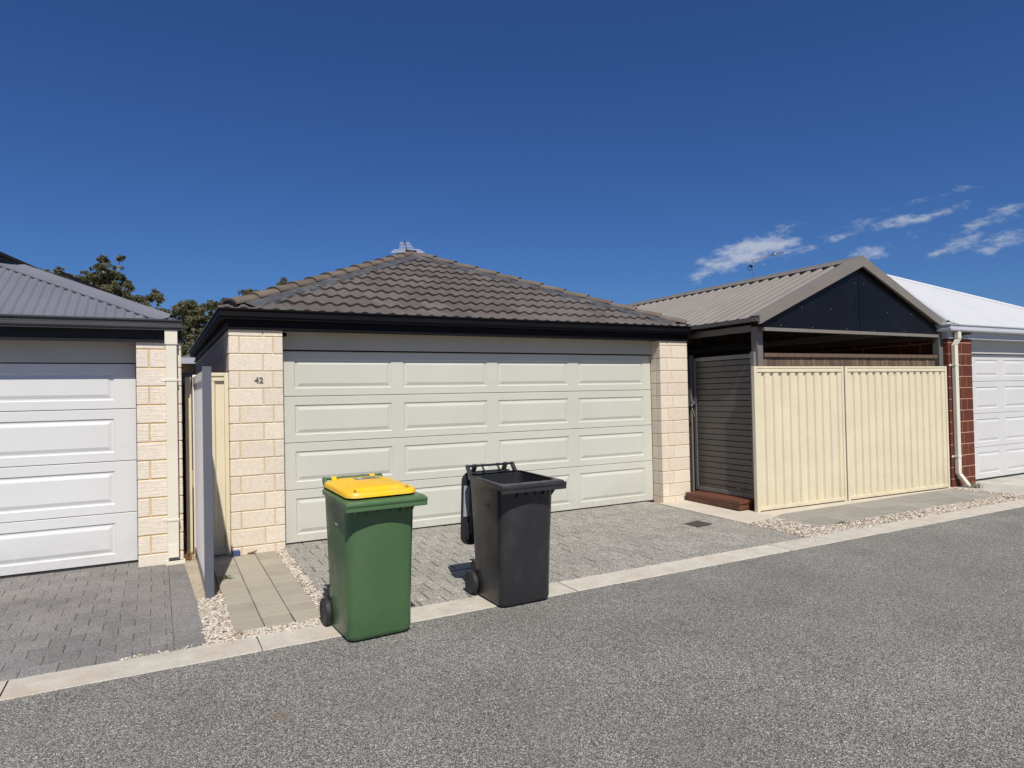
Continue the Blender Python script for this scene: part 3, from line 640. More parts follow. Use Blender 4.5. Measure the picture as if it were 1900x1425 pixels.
# cream infill panel between fence and garage
F3=thing('side_gate','narrow cream metal gate closing the gap left of pillar 42','gate',(-.6,.1,.045))
mb=MB(); mb.box(-.54,-.503,.055,.10,.05,1.832); mb.build('post',M['cream'],F3,bevel=.003)
mb=MB(); mb.box(-.762,-.541,.06,.10,1.80,1.832); mb.box(-.762,-.541,.062,.10,1.752,1.785); mb.box(-.762,-.541,.08,.098,1.785,1.80); mb.build('top_rail',M['cream'],F3,bevel=.002)
mb=MB(); trap(mb,-.765,-.541,.088,.11,1.76,.15,.022,axis='x',fl=.45,sgn=-1); mb.box(-.762,-.541,.06,.10,.06,.115); mb.build('gate_sheet',M['cream'],F3)
# blue scrap at pillar base
t=thing('plastic_box','small blue plastic box on the ground at the foot of pillar 42','box',(-.47,-.03,.05))
mb=MB(); mb.box(-.492,-.425,-.052,-.012,.05,.095); o=mb.build('shell',M['blue'],t,bevel=.004); mb=MB(); mb.box(-.488,-.429,-.049,-.015,.0952,.102); mb.build('lid',M['blue'],t,bevel=.002)
# ================================================================== RIGHT GATE, STEP, FENCE
GT=thing('metal_gate','dark grey slatted metal side gate above the timber step','gate',(5.56,-.5,.2))
mb=MB()
gx0,gx1=5.548,5.588; gy0,gy1,gz0,gz1=-1.035,.03,.175,2.02
mb.box(gx0,gx1,gy1-.045,gy1,gz0,gz1); mb.box(gx0,gx1,gy0,gy0+.045,gz0,gz1); mb.box(gx0,gx1,gy0+.045,gy1-.045,gz1-.055,gz1); mb.box(gx0,gx1,gy0+.045,gy1-.045,gz0,gz0+.05)
mb.build('gate_frame',M['gateframe'],GT,bevel=.003)
mb=MB(); z=gz1-.066
while z>gz0+.07: mb.box(gx0+.010,gx1-.012,gy0+.045,gy1-.045,z-.0675,z); z-=.0765
mb.build('slats',M['gate'],GT,bevel=.002)
mb=MB(); mb.tube([(5.535,.05,1.40),(5.535,-.03,1.40)],.012); mb.box(5.53,5.548,-.03,.03,1.36,1.44); mb.tube([(5.54,.0,1.40),(5.51,.01,1.385),(5.50,.02,1.34)],.007); mb.lathe([(.0,-.012),(.022,-.01),(.026,0),(.022,.012),(.0,.014)],(5.52,.055,1.35),'x',14); mb.build('latch',M['steel'],GT,autosm=40)
mb=MB(); mb.tube([(5.505,.02,1.32),(5.5,.0,1.28),(5.505,-.012,1.25),(5.51,-.02,1.2)],.005,6); mb.build('chain',M['steel'],GT)
P1=thing('gate_post','square dark post against the brick pier, latch side of the slatted gate','post',(5.5,.09,.05),group='posts of the slatted gate')
mb=MB(); mb.box(5.53,5.59,.062,.122,.04,2.05); mb.build('shaft',M['gateframe'],P1,bevel=.003); mb=MB(); mb.box(5.526,5.594,.058,.126,2.05,2.066); mb.build('post_cap',M['gate'],P1,bevel=.003)
P2=thing('gate_post','square dark post beside the cream fence, hinge side of the slatted gate','post',(5.52,-1.07,.05),group='posts of the slatted gate')
mb=MB(); mb.box(5.495,5.545,-1.098,-1.045,.04,2.035); mb.build('shaft',M['gateframe'],P2,bevel=.003)
ST=thing('timber_step','low dark red timber step in front of the slatted gate','step',(5.42,-.5,.05))
mb=MB(); mb.box(5.285,5.535,-1.0,.16-.2,.125,.165); mb.box(5.30,5.525,-.985,-.05,.05,.123); mb.build('step_box',M['jarrah'],ST,bevel=.004)
mb=MB(); mb.box(5.55,5.60,-1.03,.05,.04,.172); mb.build('sill_beam',M['jarrah'],ST,bevel=.004)
CF=thing('cream_fence','wide cream ribbed metal fence in two panels right of the slatted gate','fence',(7.4,-1.2,.02))
def fy(x): return -1.15-.18*(x-5.44)/3.88
a1=math.atan2(-.18,3.88)
def frot(p):
    # rotate about (5.44,-1.15)
    d=Vector((p[0]-5.44,p[1]+1.15)); c,s_=math.cos(a1),math.sin(a1)
    return (5.44+d.x*c-d.y*s_,-1.15+d.x*s_+d.y*c,p[2])
def fb(name,boxes,mt=M['cream'],bevel=.003,trapz=None):
    mb=MB()
    for b in boxes: mb.box(*b)
    if trapz: trap(mb,*trapz)
    mb.v=[frot(p) for p in mb.v]; return mb.build(name,mt,CF,bevel=bevel)
def ypl(d): return -1.15+d
for (xa,xb) in ((5.44,7.066),(7.092,9.32)):
    w=.05
    fb('post',[(xa,xa+w,ypl(0),ypl(.05),.03,1.85)]); fb('post',[(xb-w+.01,xb,ypl(0),ypl(.05),.03,1.85)])
    fb('top_rail',[(xa+w,xb-w+.01,ypl(.004),ypl(.046),1.825,1.85),(xa+w,xb-w+.01,ypl(.010),ypl(.04),1.808,1.825),(xa+w,xb-w+.01,ypl(.002),ypl(.048),1.777,1.808)],bevel=.002)
    fb('bottom_rail',[(xa+w,xb-w+.01,ypl(.002),ypl(.048),.045,.085)],bevel=.002)
    fb('fence_sheet',[],bevel=0,trapz=(xa+w,xb-w+.01,ypl(.012),.08,1.78,.148,.027))
# rusty cover in driveway
t=thing('pit_cover','small rusty brown square cover set diagonally in the driveway','cover',(4.34,-1.26,gz(-1.26)))
mb=MB(); zc=gz(-1.26)+.012; c4=[(4.197,-1.16),(4.483,-1.10),(4.487,-1.36),(4.20,-1.41)]
c4=[(4.34+(x-4.34)*.93,-1.26+(y+1.26)*.93) for x,y in c4]
V=[(x,y,zc-.02) for x,y in c4]+[(x,y,zc) for x,y in c4]; mb.mesh(V,[(4,5,6,7)]+[(k,(k+1)%4,4+(k+1)%4,4+k) for k in range(4)]); mb.build('plate',M['rust'],t)
mb=MB(); V=[(4.34+(x-4.34)*1.07,-1.26+(y+1.26)*1.07,zc-.004) for x,y in c4]+[(4.34+(x-4.34)*1.07,-1.26+(y+1.26)*1.07,zc-.02) for x,y in c4]; I=[(4.34+(x-4.34)*1.015,-1.26+(y+1.26)*1.015,zc-.004) for x,y in c4]
mb.mesh(V+I,[(k,(k+1)%4,8+(k+1)%4,8+k) for k in range(4)]+[(k,(k+1)%4,4+(k+1)%4,4+k) for k in range(4)]); mb.build('rim',M['steel'],t)
# paling fence behind
TP=thing('paling_fence','brown timber paling screen under the carport gable behind the cream fence','fence',(7.6,-1.1,.045))
mb=MB(); x=5.72
while x<9.22: w=random.uniform(.055,.085); mb.box(x,x+w,-1.03+random.uniform(0,.006),-1.01,.05,1.973,0,random.random()); x+=w+random.uniform(.002,.008)
mb.v=[frot(p) for p in mb.v]; mb.build('palings',M['timber'],TP)
mb=MB(); mb.box(5.72,9.26,-1.055,-.995,1.975,2.025,0,.3); mb.v=[frot(p) for p in mb.v]; mb.build('capping_rail',M['timber'],TP,bevel=.003)
# ================================================================== CARPORT
CP=thing('carport','gabled metal carport with taupe ribbed roof and navy gable panels','carport',(7.48,0,.045))
for (x,y) in ((5.575,-1.095),(9.32,-1.23),(5.455,5.3),(9.34,5.3)):
    mb=MB(); mb.box(x,x+.1,y,y+.1,.05,2.36,0); mb.build('post',M['darktaupe'],CP,bevel=.004)
cm=7.48; ce0,ce1=5.46,9.50; cz=2.44; tc=(3.315-2.44)/(cm-ce0); cy0,cy1=-1.26,6.0
mb=MB(); mb.box(5.58,5.64,-.99,5.3,2.305,2.385); mb.build('beam',M['darktaupe'],CP,bevel=.003)
mb=MB(); mb.box(9.36,9.42,-1.15,5.3,2.27,2.385); mb.build('beam',M['darktaupe'],CP,bevel=.003)
mb=MB(); mb.box(5.56,9.44,-1.225,-1.185,2.292,2.335); mb.build('gable_rail',M['taupe'],CP,bevel=.002)
mb=MB()
for u,v,A in (((0,1),(1,0),(ce0,cy0+.02,cz)),((0,-1),(-1,0),(ce1,cy1,cz))): corr(mb,A,u,v,cy1-cy0-.02,cm-ce0,tc,.19,.032,'trap')
RC=mb.build('roof',M['roofC'],CP); s=RC.modifiers.new('solid','SOLIDIFY'); s.thickness=.002; s.offset=-1
mb=MB(); hipcap(mb,(cm,cy0,3.315),(cm,cy1,3.315),(1,0),(-1,0),.14,tc,.044); mb.build('ridge_capping',M['taupe'],RC)
mb=MB()
mb.extr([(5.40,2.458),(5.405,2.41),(5.475,2.41),(5.475,2.42),(5.417,2.42),(5.412,2.458)],1,cy0+.02,cy1); mb.build('gutter',M['darktaupe'],CP)
mb=MB(); mb.extr([(9.56,2.455),(9.555,2.37),(9.485,2.37),(9.485,2.382),(9.543,2.382),(9.548,2.455)],1,cy0+.02,cy1); mb.build('gutter',M['darktaupe'],CP)
for sg in (-1,1):
    mb=MB(); e=cm+sg*(cm-ce0+.04); ze=cz-.04*tc
    mb.extr([(e,ze-.06),(e,ze+.05),(cm,3.315+.055),(cm,3.315-.085)],1,cy0-.02,cy0+.012)
    mb.extr([(e,ze+.05),(e,ze+.054),(cm,3.319+.055),(cm,3.315+.055)],1,cy0-.02,cy0+.16); mb.build('barge_board',M['taupe'],CP,bevel=.002)
    mb=MB(); e2=cm+sg*1.93; mb.extr([(cm+sg*.012,2.33),(e2,2.33),(e2,2.40),(cm+sg*.012,3.26)],1,-1.205,-1.195); gp=mb.build('gable_panel',M['navy'],CP)
    for (dx,z) in ((.62,2.62),(1.2,2.62),(.1,3.0),(.3,2.36),(1.0,2.36),(1.6,2.37)):
        mb=MB(); mb.tube([(cm+sg*dx,-1.209,z),(cm+sg*dx,-1.205,z)],.006,8); mb.build('rivet',M['steel'],gp)
mb=MB(); mb.box(cm-.01,cm+.01,-1.209,-1.19,2.335,3.24); mb.build('mullion',M['navy'],CP)
# ================================================================== RED BRICK GARAGE
RB=thing('brick_garage','red brick garage with a white metal roof at the right edge','garage',(12,-1.3,.03))
rx0,rx1,ry_,ryb=9.42,15.2,-1.3,4.6; zw=2.30
mb=MB(); mb.box(rx0,10.05,ry_,ry_+.23,0,zw); mb.box(rx0,rx0+.11,ry_+.23,ryb,0,zw); mb.box(rx1-.6,rx1,ry_,ry_+.23,0,zw); mb.box(rx1-.11,rx1,ry_+.23,ryb,0,zw); mb.box(rx0+.11,rx1-.11,ryb-.11,ryb,0,zw)
zr0=2.215-.172*13
bricks(mb,(rx0,ry_),(1,0),(0,-1),.63,zr0,zw,.172,lambda k:[.315,.475][:1+(k%2)] if k%2 else [.36],gap=.011)
bricks(mb,(rx0,ry_),(0,1),(-1,0),ryb-ry_,zr0,zw,.172,run(5.9,.1),gap=.011)
bricks(mb,(10.05,ry_),(0,1),(1,0),.14,zr0,zw,.172,lambda k:[.09],gap=.011,e1=0)
bricks(mb,(rx1-.6,ry_),(1,0),(0,-1),.6,zr0,zw,.172,lambda k:[.315],gap=.011)
mb.build('wall',[M['mortarR'],M['brickR']],RB)
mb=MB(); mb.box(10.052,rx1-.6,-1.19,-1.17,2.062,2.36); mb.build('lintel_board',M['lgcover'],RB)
cc_=[(10.45+.865*k,10.45+.865*k+.665) for k in range(5)]
garage_door(RB,10.056,rx1-.606,-1.15,[.052,.56,1.10,1.617,2.056],[(a,b) for a,b in cc_ if b<rx1-.65],M['doorR'])
rr_=(rx0,rx1,ry_,ryb)
mb=MB(); mb.ring(rr_,[(-.1,2.272),(.03,2.272),(.034,2.285),(.016,2.29),(.016,2.44),(-.1,2.44)]); mb.build('fascia',M['gutR'],RB)
mb=MB(); mb.ring(rr_,[(.02,2.375),(.095,2.375),(.112,2.392),(.112,2.42),(.098,2.428),(.098,2.462),(.114,2.472),(.114,2.484),(.1,2.486),(.088,2.39),(.02,2.388)]); mb.build('gutter',M['gutR'],RB)
qx0,qx1,qy0,qy1=rx0-.1,rx1+.1,ry_-.1,ryb+.1; pR=.49; wR=(qx1-qx0)/2; qm=(qx0+qx1)/2; zq=2.475
mb=MB(); hip_sheet_roof(mb,qx0,qx1,qy0,qy1,zq,pR,.0765,.010,M['roofR']); RR=mb.build('roof',M['roofR'],RB,autosm=50)
mb=MB()
for (px_,py_,sA,sB,ty) in ((qx0,qy0,(0,1),(1,0),qy0+wR),(qx1,qy0,(0,1),(-1,0),qy0+wR),(qx0,qy1,(0,-1),(1,0),qy1-wR),(qx1,qy1,(0,-1),(-1,0),qy1-wR)): hipcap(mb,(px_,py_,zq),(qm,ty,zq+wR*pR),sA,sB,.15,pR,.016)
if qy1-qy0-2*wR>.05: hipcap(mb,(qm,qy0+wR,zq+wR*pR),(qm,qy1-wR,zq+wR*pR),(1,0),(-1,0),.15,pR,.016)
mb.build('ridge_capping',M['roofR'],RR,autosm=40)
# its downpipe
mb=MB(); px0=9.475
mb.box(px0+.04,px0+.12,-1.405,-1.345,2.27,2.37)
V=[];
def seg(mb,c0,c1,w=.082,d=.055):
    (xa,ya,za),(xb,yb,zb)=c0,c1
    mb.mesh([(xa-w/2,ya-d/2,za),(xa+w/2,ya-d/2,za),(xa+w/2,ya+d/2,za),(xa-w/2,ya+d/2,za),(xb-w/2,yb-d/2,zb),(xb+w/2,yb-d/2,zb),(xb+w/2,yb+d/2,zb),(xb-w/2,yb+d/2,zb)],[(0,3,2,1),(4,5,6,7),(0,1,5,4),(1,2,6,5),(2,3,7,6),(3,0,4,7)])
seg(mb,(9.56,-1.375,2.265),(9.515,-1.345,2.17)); seg(mb,(9.515,-1.345,2.168),(9.515,-1.345,.235)); DP=mb.build('downpipe',M['creampipe'],RB,bevel=.004)
mb=MB(); seg(mb,(9.515,-1.347,.232),(9.64,-1.42,.035),.084,.058); mb.build('pipe_shoe',M['creampipe'],DP,bevel=.004)
for z in (1.87,.49):
    mb=MB(); mb.box(9.43,9.61,-1.3085,-1.3045,z-.014,z+.014); mb.box(9.469,9.561,-1.377,-1.3085,z-.012,z+.012); mb.build('pipe_bracket',M['creampipe'],DP,bevel=.002)
mb=MB(); mb.tube([(9.66,-1.345,2.33),(9.74,-1.37,2.345),(9.9,-1.38,2.35)],[.02,.018,.012]); mb.lathe([(.0,-.02),(.03,-.015),(.034,0),(.03,.015)],(9.68,-1.35,2.33),'z',12); mb.build('security_camera',M['black'],RB,autosm=40)
# ================================================================== BINS
def rrect(hx,y0,y1,r,n=5):
    P=[]
    for cx_,cy_,a0 in ((hx-r,y1-r,0),(-hx+r,y1-r,90),(-hx+r,y0+r,180),(hx-r,y0+r,270)):
        for k in range(n+1): a=R(a0+90*k/n); P.append((cx_+r*math.cos(a),cy_+r*math.sin(a)))
    return P
def loft(mb,secs,cap0=True,cap1=True,mi=0):
    n=len(secs[0]); V=[p for s in secs for p in s]; F=[]
    for i in range(len(secs)-1):
        for k in range(n): F.append((i*n+k,i*n+(k+1)%n,(i+1)*n+(k+1)%n,(i+1)*n+k))
    if cap0: F.append(tuple(range(n)))
    if cap1: F.append(tuple((len(secs)-1)*n+k for k in range(n)))
    mb.mesh(V,F,mi)
def bin_thing(label,loc,rz,bodym,lidm,open_,stampm,label2=None):
    B=thing('wheelie_bin',label,'bin',loc,rz,'wheelie bins at the kerb')
    S=[]
    # local: y=0 front of base, +y to wheels
    prof=[(.004,.190,.018,.425,.05),(.012,.202,.006,.435,.055),(.035,.2085,.0,.44,.055),(.20,.211,-.012,.448,.055),(.45,.215,-.028,.460,.055),(.70,.219,-.044,.472,.055),(.845,.2215,-.053,.480,.055),(.865,.222,-.055,.482,.055)]
    prof=[(z,hx+.008+.004*z,y0,y1,r) for z,hx,y0,y1,r in prof]
    def bow(P,hx,z):
        o_=[]
        for x,y in P:
            k=max(0,min(1,(.15-y)/.15)); q=x/hx
            o_.append((x,y+k*(-.034*min(1,z/.5)+.045*min(1,z/.4)*q*q),z))
        return o_
    def rr_b(hx,y0,y1,r):
        P=rrect(hx,y0,y1,r); i0=P.index(min(P,key=lambda p:(round(p[1],5),p[0])))
        a=[p for p in P]; k=next(i for i in range(len(a)) if abs(a[i][1]-y0)<1e-6 and a[i][0]<0)
        b=a[(k+1)%len(a)]; a_=a[k]; mid=[(a_[0]+(b[0]-a_[0])*t/8,y0) for t in range(1,8)]
        return a[:k+1]+mid+a[k+1:]
    mb=MB(); secs=[bow(rr_b(hx,y0,y1,r),hx,z) for z,hx,y0,y1,r in prof]
    ins=[bow(rr_b(hx-.006,y0+.006,y1-.006,r-.004),hx,z) for z,hx,y0,y1,r in prof[::-1][:-2]]
    zt_=lambda P:[(x,y,.9+.02*(y+.1)/.6) for x,y,_ in P]; top=zt_(bow(rr_b(.235,-.056,.483,.055),.235,.9)); topi=zt_(bow(rr_b(.228,-.050,.477,.05),.235,.9))
    loft(mb,secs+[top,topi]+ins+[[(x,y,.03) for x,y in rr_b(.19,.02,.42,.05)]],True,True)
    body=mb.build('body',bodym,B,local=True,autosm=45)
    # rim flange with the deep front comb bar
    mb=MB()
    def outl(e=0.0,r=.03):
        P=[]
        for (cx_,cy_,rr,a0) in ((.245+e,.497+e,.05,0),(-.245-e,.497+e,.05,90),(-.268-e,-.148-e,r,180),(.268+e,-.148-e,r,270)):
            ax_=cx_-math.copysign(rr,cx_); ay_=cy_-rr if a0<180 else cy_+rr
            for k in range(6): a=R(a0+90*k/5); P.append((ax_+rr*math.cos(a),ay_+rr*math.sin(a)))
        return P
    i1=rrect(.232,-.088,.482,.055)
    def zz(y,base): return base+.022*(y+.1)/.6
    loft(mb,[[(x,y,zz(y,.872)) for x,y in i1],[(x,y,zz(y,.874)) for x,y in outl()],[(x,y,zz(y,.903)) for x,y in outl(.002)],[(x,y,zz(y,.912)) for x,y in outl(-.005)],[(x,y,zz(y,.912)) for x,y in rrect(.226,-.080,.477,.05)]],False,False)
    rim=mb.build('rim',bodym,B,local=True,autosm=35)
    mb=MB()
    mb.extr([(-.158,.852),(-.150,.848),(-.128,.852),(-.128,.875),(-.158,.905),(-.163,.9),(-.163,.885),(-.157,.878)],0,-.268,.268); mb.build('comb_bar',bodym,B,local=True,bevel=.006)
    for x in (-.19,-.115,-.04,.04,.115,.19):
        mb=MB(); mb.extr([(-.128,.87),(-.128,.852),(-.070,.80),(-.070,.87)],0,x-.003,x+.003); mb.build('rib',bodym,B,local=True)
    # hinge handle
    mb=MB(); mb.tube([(-.205,.555,.985),(.205,.555,.985)],.010,10)
    for x in (-.205,.205): mb.extr([(.475,.900),(.475,.922),(.538,.992),(.552,.999),(.566,.995),(.569,.975),(.50,.892)],0,x-.011,x+.011)
    for x in (-.07,.07): mb.extr([(.475,.900),(.475,.915),(.545,.975),(.558,.972),(.50,.892)],0,x-.005,x+.005); mb.lathe([(.013,-.01),(.0145,0),(.013,.01)],(x,.555,.985),'x',10)
    mb.build('handle',bodym,B,local=True,bevel=.002)
    # wheels + axle
    for sx in (-1,1):
        mb=MB(); mb.lathe([(.058,-.018),(.062,-.021),(.084,-.021),(.092,-.014),(.0935,0),(.092,.014),(.084,.021),(.062,.021),(.058,.018)],(sx*.238,.445,.0945),'x',32)
        w=mb.build('wheel',M['rubber'],B,local=True,autosm=40)
        mb=MB(); mb.extr([(.40,.09),(.40,.23),(.445,.262),(.47,.262),(.49,.22),(.505,.10)],0,sx*.214-.004,sx*.214+.004); mb.box(sx*.222-.016,sx*.222+.016,.440,.480,.2625,.268); mb.build('wheel_bracket',M['rubber'],B,local=True)
        mb=MB(); mb.lathe([(.0,-.015),(.014,-.020),(.018,-.012),(.044,-.010),(.05,-.016),(.058,-.016),(.058,.016),(.05,.016),(.044,.010),(.0,.01)],(sx*.238,.445,.0945),'x',24)
        mb.build('wheel_hub',M['blackp'],w,local=True,autosm=40)
    mb=MB(); mb.tube([(-.25,.452,.0945),(.25,.452,.0945)],.010,10); mb.build('axle',M['rubber'],B,local=True)
    # lid (local hinge frame: y from hinge toward front negative)
    mb=MB(); hy=.555; hzz=.985
    lp=[]
    def zl_(y,z): return -.060+.022*(y+.1)/.6+z
    for d,ins_ in ((.0,0.0),(.020,.002),(.028,.008),(.031,.022),(.033,.062),(.046,.078),(.049,.088)):
        lp.append([(x,y,zl_(y,d)) for x,y in rrect(.237-ins_,-.092+ins_,.508-ins_*.6,.075-min(.03,ins_*.4),7)])
    under=[[(x,y,zl_(y,d+(.008 if k else 0))) for x,y in rrect(.231-k,-.086+k,.502-k*.6,.07,7)] for d,k in ((0,0),(.012,.003),(.018,.04))]
    loft(mb,under[::-1]+lp,True,True)
    lugs=[]
    for x in (-.14,.14):
        h_=MB(); h_.extr([(.49,-.046),(.49,-.028),(.545,.012),(.562,.013),(.570,.0),(.562,-.012),(.55,-.014)],0,x-.018,x+.018); lugs.append(h_)
    grips=[]
    for x in (-.175,.175):
        g_=MB(); g_.mesh([(x-.012,-.050,zl_(-.05,.030)),(x+.012,-.050,zl_(-.05,.030)),(x+.004,-.012,zl_(-.012,.031)),(x-.004,-.012,zl_(-.012,.031)),(x-.003,-.044,zl_(-.05,.047)),(x+.003,-.044,zl_(-.05,.047))],[(0,3,2,1),(0,1,5,4),(1,2,5),(0,4,3),(3,4,5,2)]); grips.append(g_)
    st=MB(); zt2=lambda y,e=.0006: zl_(y,.049+e)
    if not open_: st.quad([(-.045,.325,zt2(.325)),(.125,.325,zt2(.325)),(.125,.415,zt2(.415)),(-.045,.415,zt2(.415))])
    else: st.quad([(-.229,.40,zl_(.40,.0316)),(-.178,.40,zl_(.40,.0338)),(-.178,.15,zl_(.15,.0338)),(-.229,.15,zl_(.15,.0316))])
    sm=MB()
    if not open_:
        for k,(a,b,c,d) in enumerate([(-.03,.012,.34,.40),(.03,.04,.34,.40),(.052,.09,.352,.362),(.052,.09,.38,.39),(.10,.115,.34,.40)]): sm.quad([(a,c,zt2(c,.0014)),(b,c,zt2(c,.0014)),(b,d,zt2(d,.0014)),(a,d,zt2(d,.0014))])
    LM=Matrix.Rotation(R(-268),4,'X') if open_=='x' else (Matrix.Rotation(R(-267),4,'X') if open_ else Matrix.Identity(4))
    T=Matrix.Translation((0,hy,hzz))@LM@Matrix.Translation((0,-hy,.0 if not open_ else -.0))
    if not open_: T=Matrix.Translation((0,0,hzz))
    def ap(m_): m_.v=[tuple(T@Vector(p)) for p in m_.v]; return m_
    lid=ap(mb).build('lid',lidm,B,local=True,autosm=35)
    for q_ in lugs: ap(q_).build('hinge_lug',lidm,lid,local=True,bevel=.003)
    for q_ in grips: ap(q_).build('lift_grip',M['gripdark'] if not open_ else lidm,lid,local=True)
    ap(st).build('sticker',M['sticker'] if not open_ else M['greylabel'],lid,local=True)
    if not open_: ap(sm).build('sticker_print',stampm,lid,local=True)
    else:
        h=MB(); h.tube([(-.195,.09,-.03),(-.195,.085,-.012),(-.192,-.03,-.016),(-.192,-.045,-.035)],.009,8); ap(h).build('lid_loop',lidm,lid,local=True,autosm=40)
    # worn stamped number on the side
    mb=MB(); 
    for k,(y,w,z0_,z1_) in enumerate([(.20,.010,.725,.745),(.186,.008,.726,.744),(.172,.004,.725,.745),(.162,.010,.724,.744),(.148,.004,.725,.745),(.139,.008,.739,.745),(.128,.004,.724,.744)]):
        mb.box(-.2330,-.2305,y-w/2,y+w/2,z0_,z1_)
    mb.build('stamped_number',stampm,body,local=True)
    return B
bin_thing('green wheelie bin with its yellow lid closed','' and 0 or (.142,-2.785,0.004),R(3),M['green'],M['yellow'],False,M['stamp'])
bin_thing('charcoal black wheelie bin with its lid hanging open behind',(1.274,-2.69,.004),R(1.0),M['blackp'],M['blackp'],True,M['stampd'],True)
# ================================================================== REAR HOUSES
def rear_house(x0,x1,y0,y1,ze,tanp,label,roofm,wallm,trim):
    H=thing('house',label,'house',((x0+x1)/2,(y0+y1)/2,.045),group='houses behind the garages')
    mb=MB(); mb.box(x0,x1,y0,y1,.04,ze); mb.build('wall',wallm,H)
    for xw in (x0+3.6,x0+6.4) if x1-x0>8 else (x0+1.2,):
        mb=MB(); mb.box(xw,xw+1.5,y0-.03,y0-.002,.9,2.0); w=mb.build('window',M['glass'],H); mb=MB()
        for a in ((xw-.05,xw,.85,2.05),(xw+1.5,xw+1.55,.85,2.05),(xw,xw+1.5,2.0,2.05),(xw,xw+1.5,.85,.9),(xw+.73,xw+.77,.9,2.0)): mb.box(a[0],a[1],y0-.05,y0-.001,a[2],a[3])
        mb.build('window_frame',M['white'],w)
    e=.45; X0,X1,Y0,Y1=x0-e,x1+e,y0-e,y1+e; w=(Y1-Y0)/2; ym=(Y0+Y1)/2; zt=ze+w*tanp
    mb=MB(); mb.mesh([(X0,Y0,ze),(X1,Y0,ze),(X1,Y1,ze),(X0,Y1,ze),(X0+w,ym,zt),(X1-w,ym,zt)],[(0,1,5,4),(1,2,5),(2,3,4,5),(3,0,4),(3,2,1,0)]); rf=mb.build('roof',roofm,H)
    mb=MB(); mb.ring((X0,X1,Y0,Y1),[(0,ze-.12),(.1,ze-.12),(.11,ze+.01),(0,ze+.01)]); mb.build('gutter',trim,H)
    return zt
rear_house(-.3,10.5,9.5,15.5,2.5,.40,'dwelling with brown roof and walls coloured dark for shade glimpsed between the two cream garages',M['tile'],M['wallin'],M['gutR'])
rear_house(12.6,18.6,6.2,11.5,2.6,.44,'low grey roofed dwelling hidden behind the taupe carport',M['roofL'],M['housewall'],M['white'])
t=thing('garden_shed','low grey garden shed glimpsed in the gap beyond the boundary fence','shed',(-1.9,10.2,.045))
mb=MB(); mb.box(-3.4,-.36,9.35,11.2,.04,2.20); trap(mb,-3.4,-.36,9.32,.05,2.20,.19,.02); mb.build('wall',M['darktaupe'],t)
mb=MB(); mb.box(-3.5,-.76,9.22,11.3,2.205,2.27); mb.build('roof',M['gutR'],t)
mb=MB(); mb.box(-2.5,-1.7,9.30,9.318,.06,1.95); mb.build('door',M['gateframe'],t)
# added rear wall, shuts out sky light so the carport looks black
t=thing('added_rear_wall','added dark wall shutting light out at the back of the carport','wall',(7.4,6.1,.045))
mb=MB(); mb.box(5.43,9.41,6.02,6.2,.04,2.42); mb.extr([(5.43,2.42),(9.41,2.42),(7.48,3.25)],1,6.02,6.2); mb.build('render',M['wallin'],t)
# ================================================================== ANTENNAS
def antenna(label,mast_base,mast_top,a,b,elems,loop=False):
    t=thing('tv_antenna',label,'antenna',mast_base,group='television antennas')
    mb=MB(); mb.tube([mast_base,mast_top],.016,8); mb.build('mast',M['steel'],t)
    a=Vector(a);b=Vector(b); d=(b-a).normalized(); side=d.cross(Vector((0,0,1))).normalized()
    mb=MB(); mb.tube([a,b],.013,6); c=a+(b-a)*.75; mb.box(c.x-.03,c.x+.03,c.y-.05,c.y+.05,c.z-.04,c.z+.03); mb.tube([b-d*.01,b+d*.04],.022,8) if loop else mb.tube([a-d*.03,a],.022,8)
    bm_=mb.build('boom',M['black'] if not loop else M['steel'],t)
    mb=MB()
    for f,l in elems:
        p=a+(b-a)*f; mb.tube([p-side*l/2,p+side*l/2],.0065 if not loop else .007,6)
    mb.build('elements',M['alu'],t)
    if loop:
        mb=MB(); c=a+Vector((-.04,0,-.22)); mb.tube([c+Vector((math.cos(q*.524)*.09,0,math.sin(q*.524)*.09)) for q in range(13)],.008,6); mb.box(a.x-.02,a.x+.05,a.y-.03,a.y+.03,a.z-.2,a.z-.14); mb.build('cable_loop',M['black'],t)
A0=hitY(751,449,11.0); B0=hitY(756.5,469,12.1)
antenna('television aerial with white rods behind the tiled roof apex',(B0.x,12.1,3.9),(B0.x,12.1,B0.z+.02),A0,B0,[(.02,.26),(.15,.30),(.29,.34),(.43,.38),(.56,.44),(.68,.74),(.79,.88),(.88,.94),(.96,1.02)])
m0=hitY(1397,484,8.0); 
q=hitY(1452,468,6.75)
antenna('slim television aerial on a mast above the taupe carport ridge',(m0.x,8.0,4.0),(m0.x,8.0,m0.z),(m0.x-.05,8.05,m0.z),(q.x,q.y,q.z),[(.0,.5),(.08,.42),(.16,.22),(.24,.2),(.32,.2),(.40,.2),(.48,.18),(.56,.18)],True)
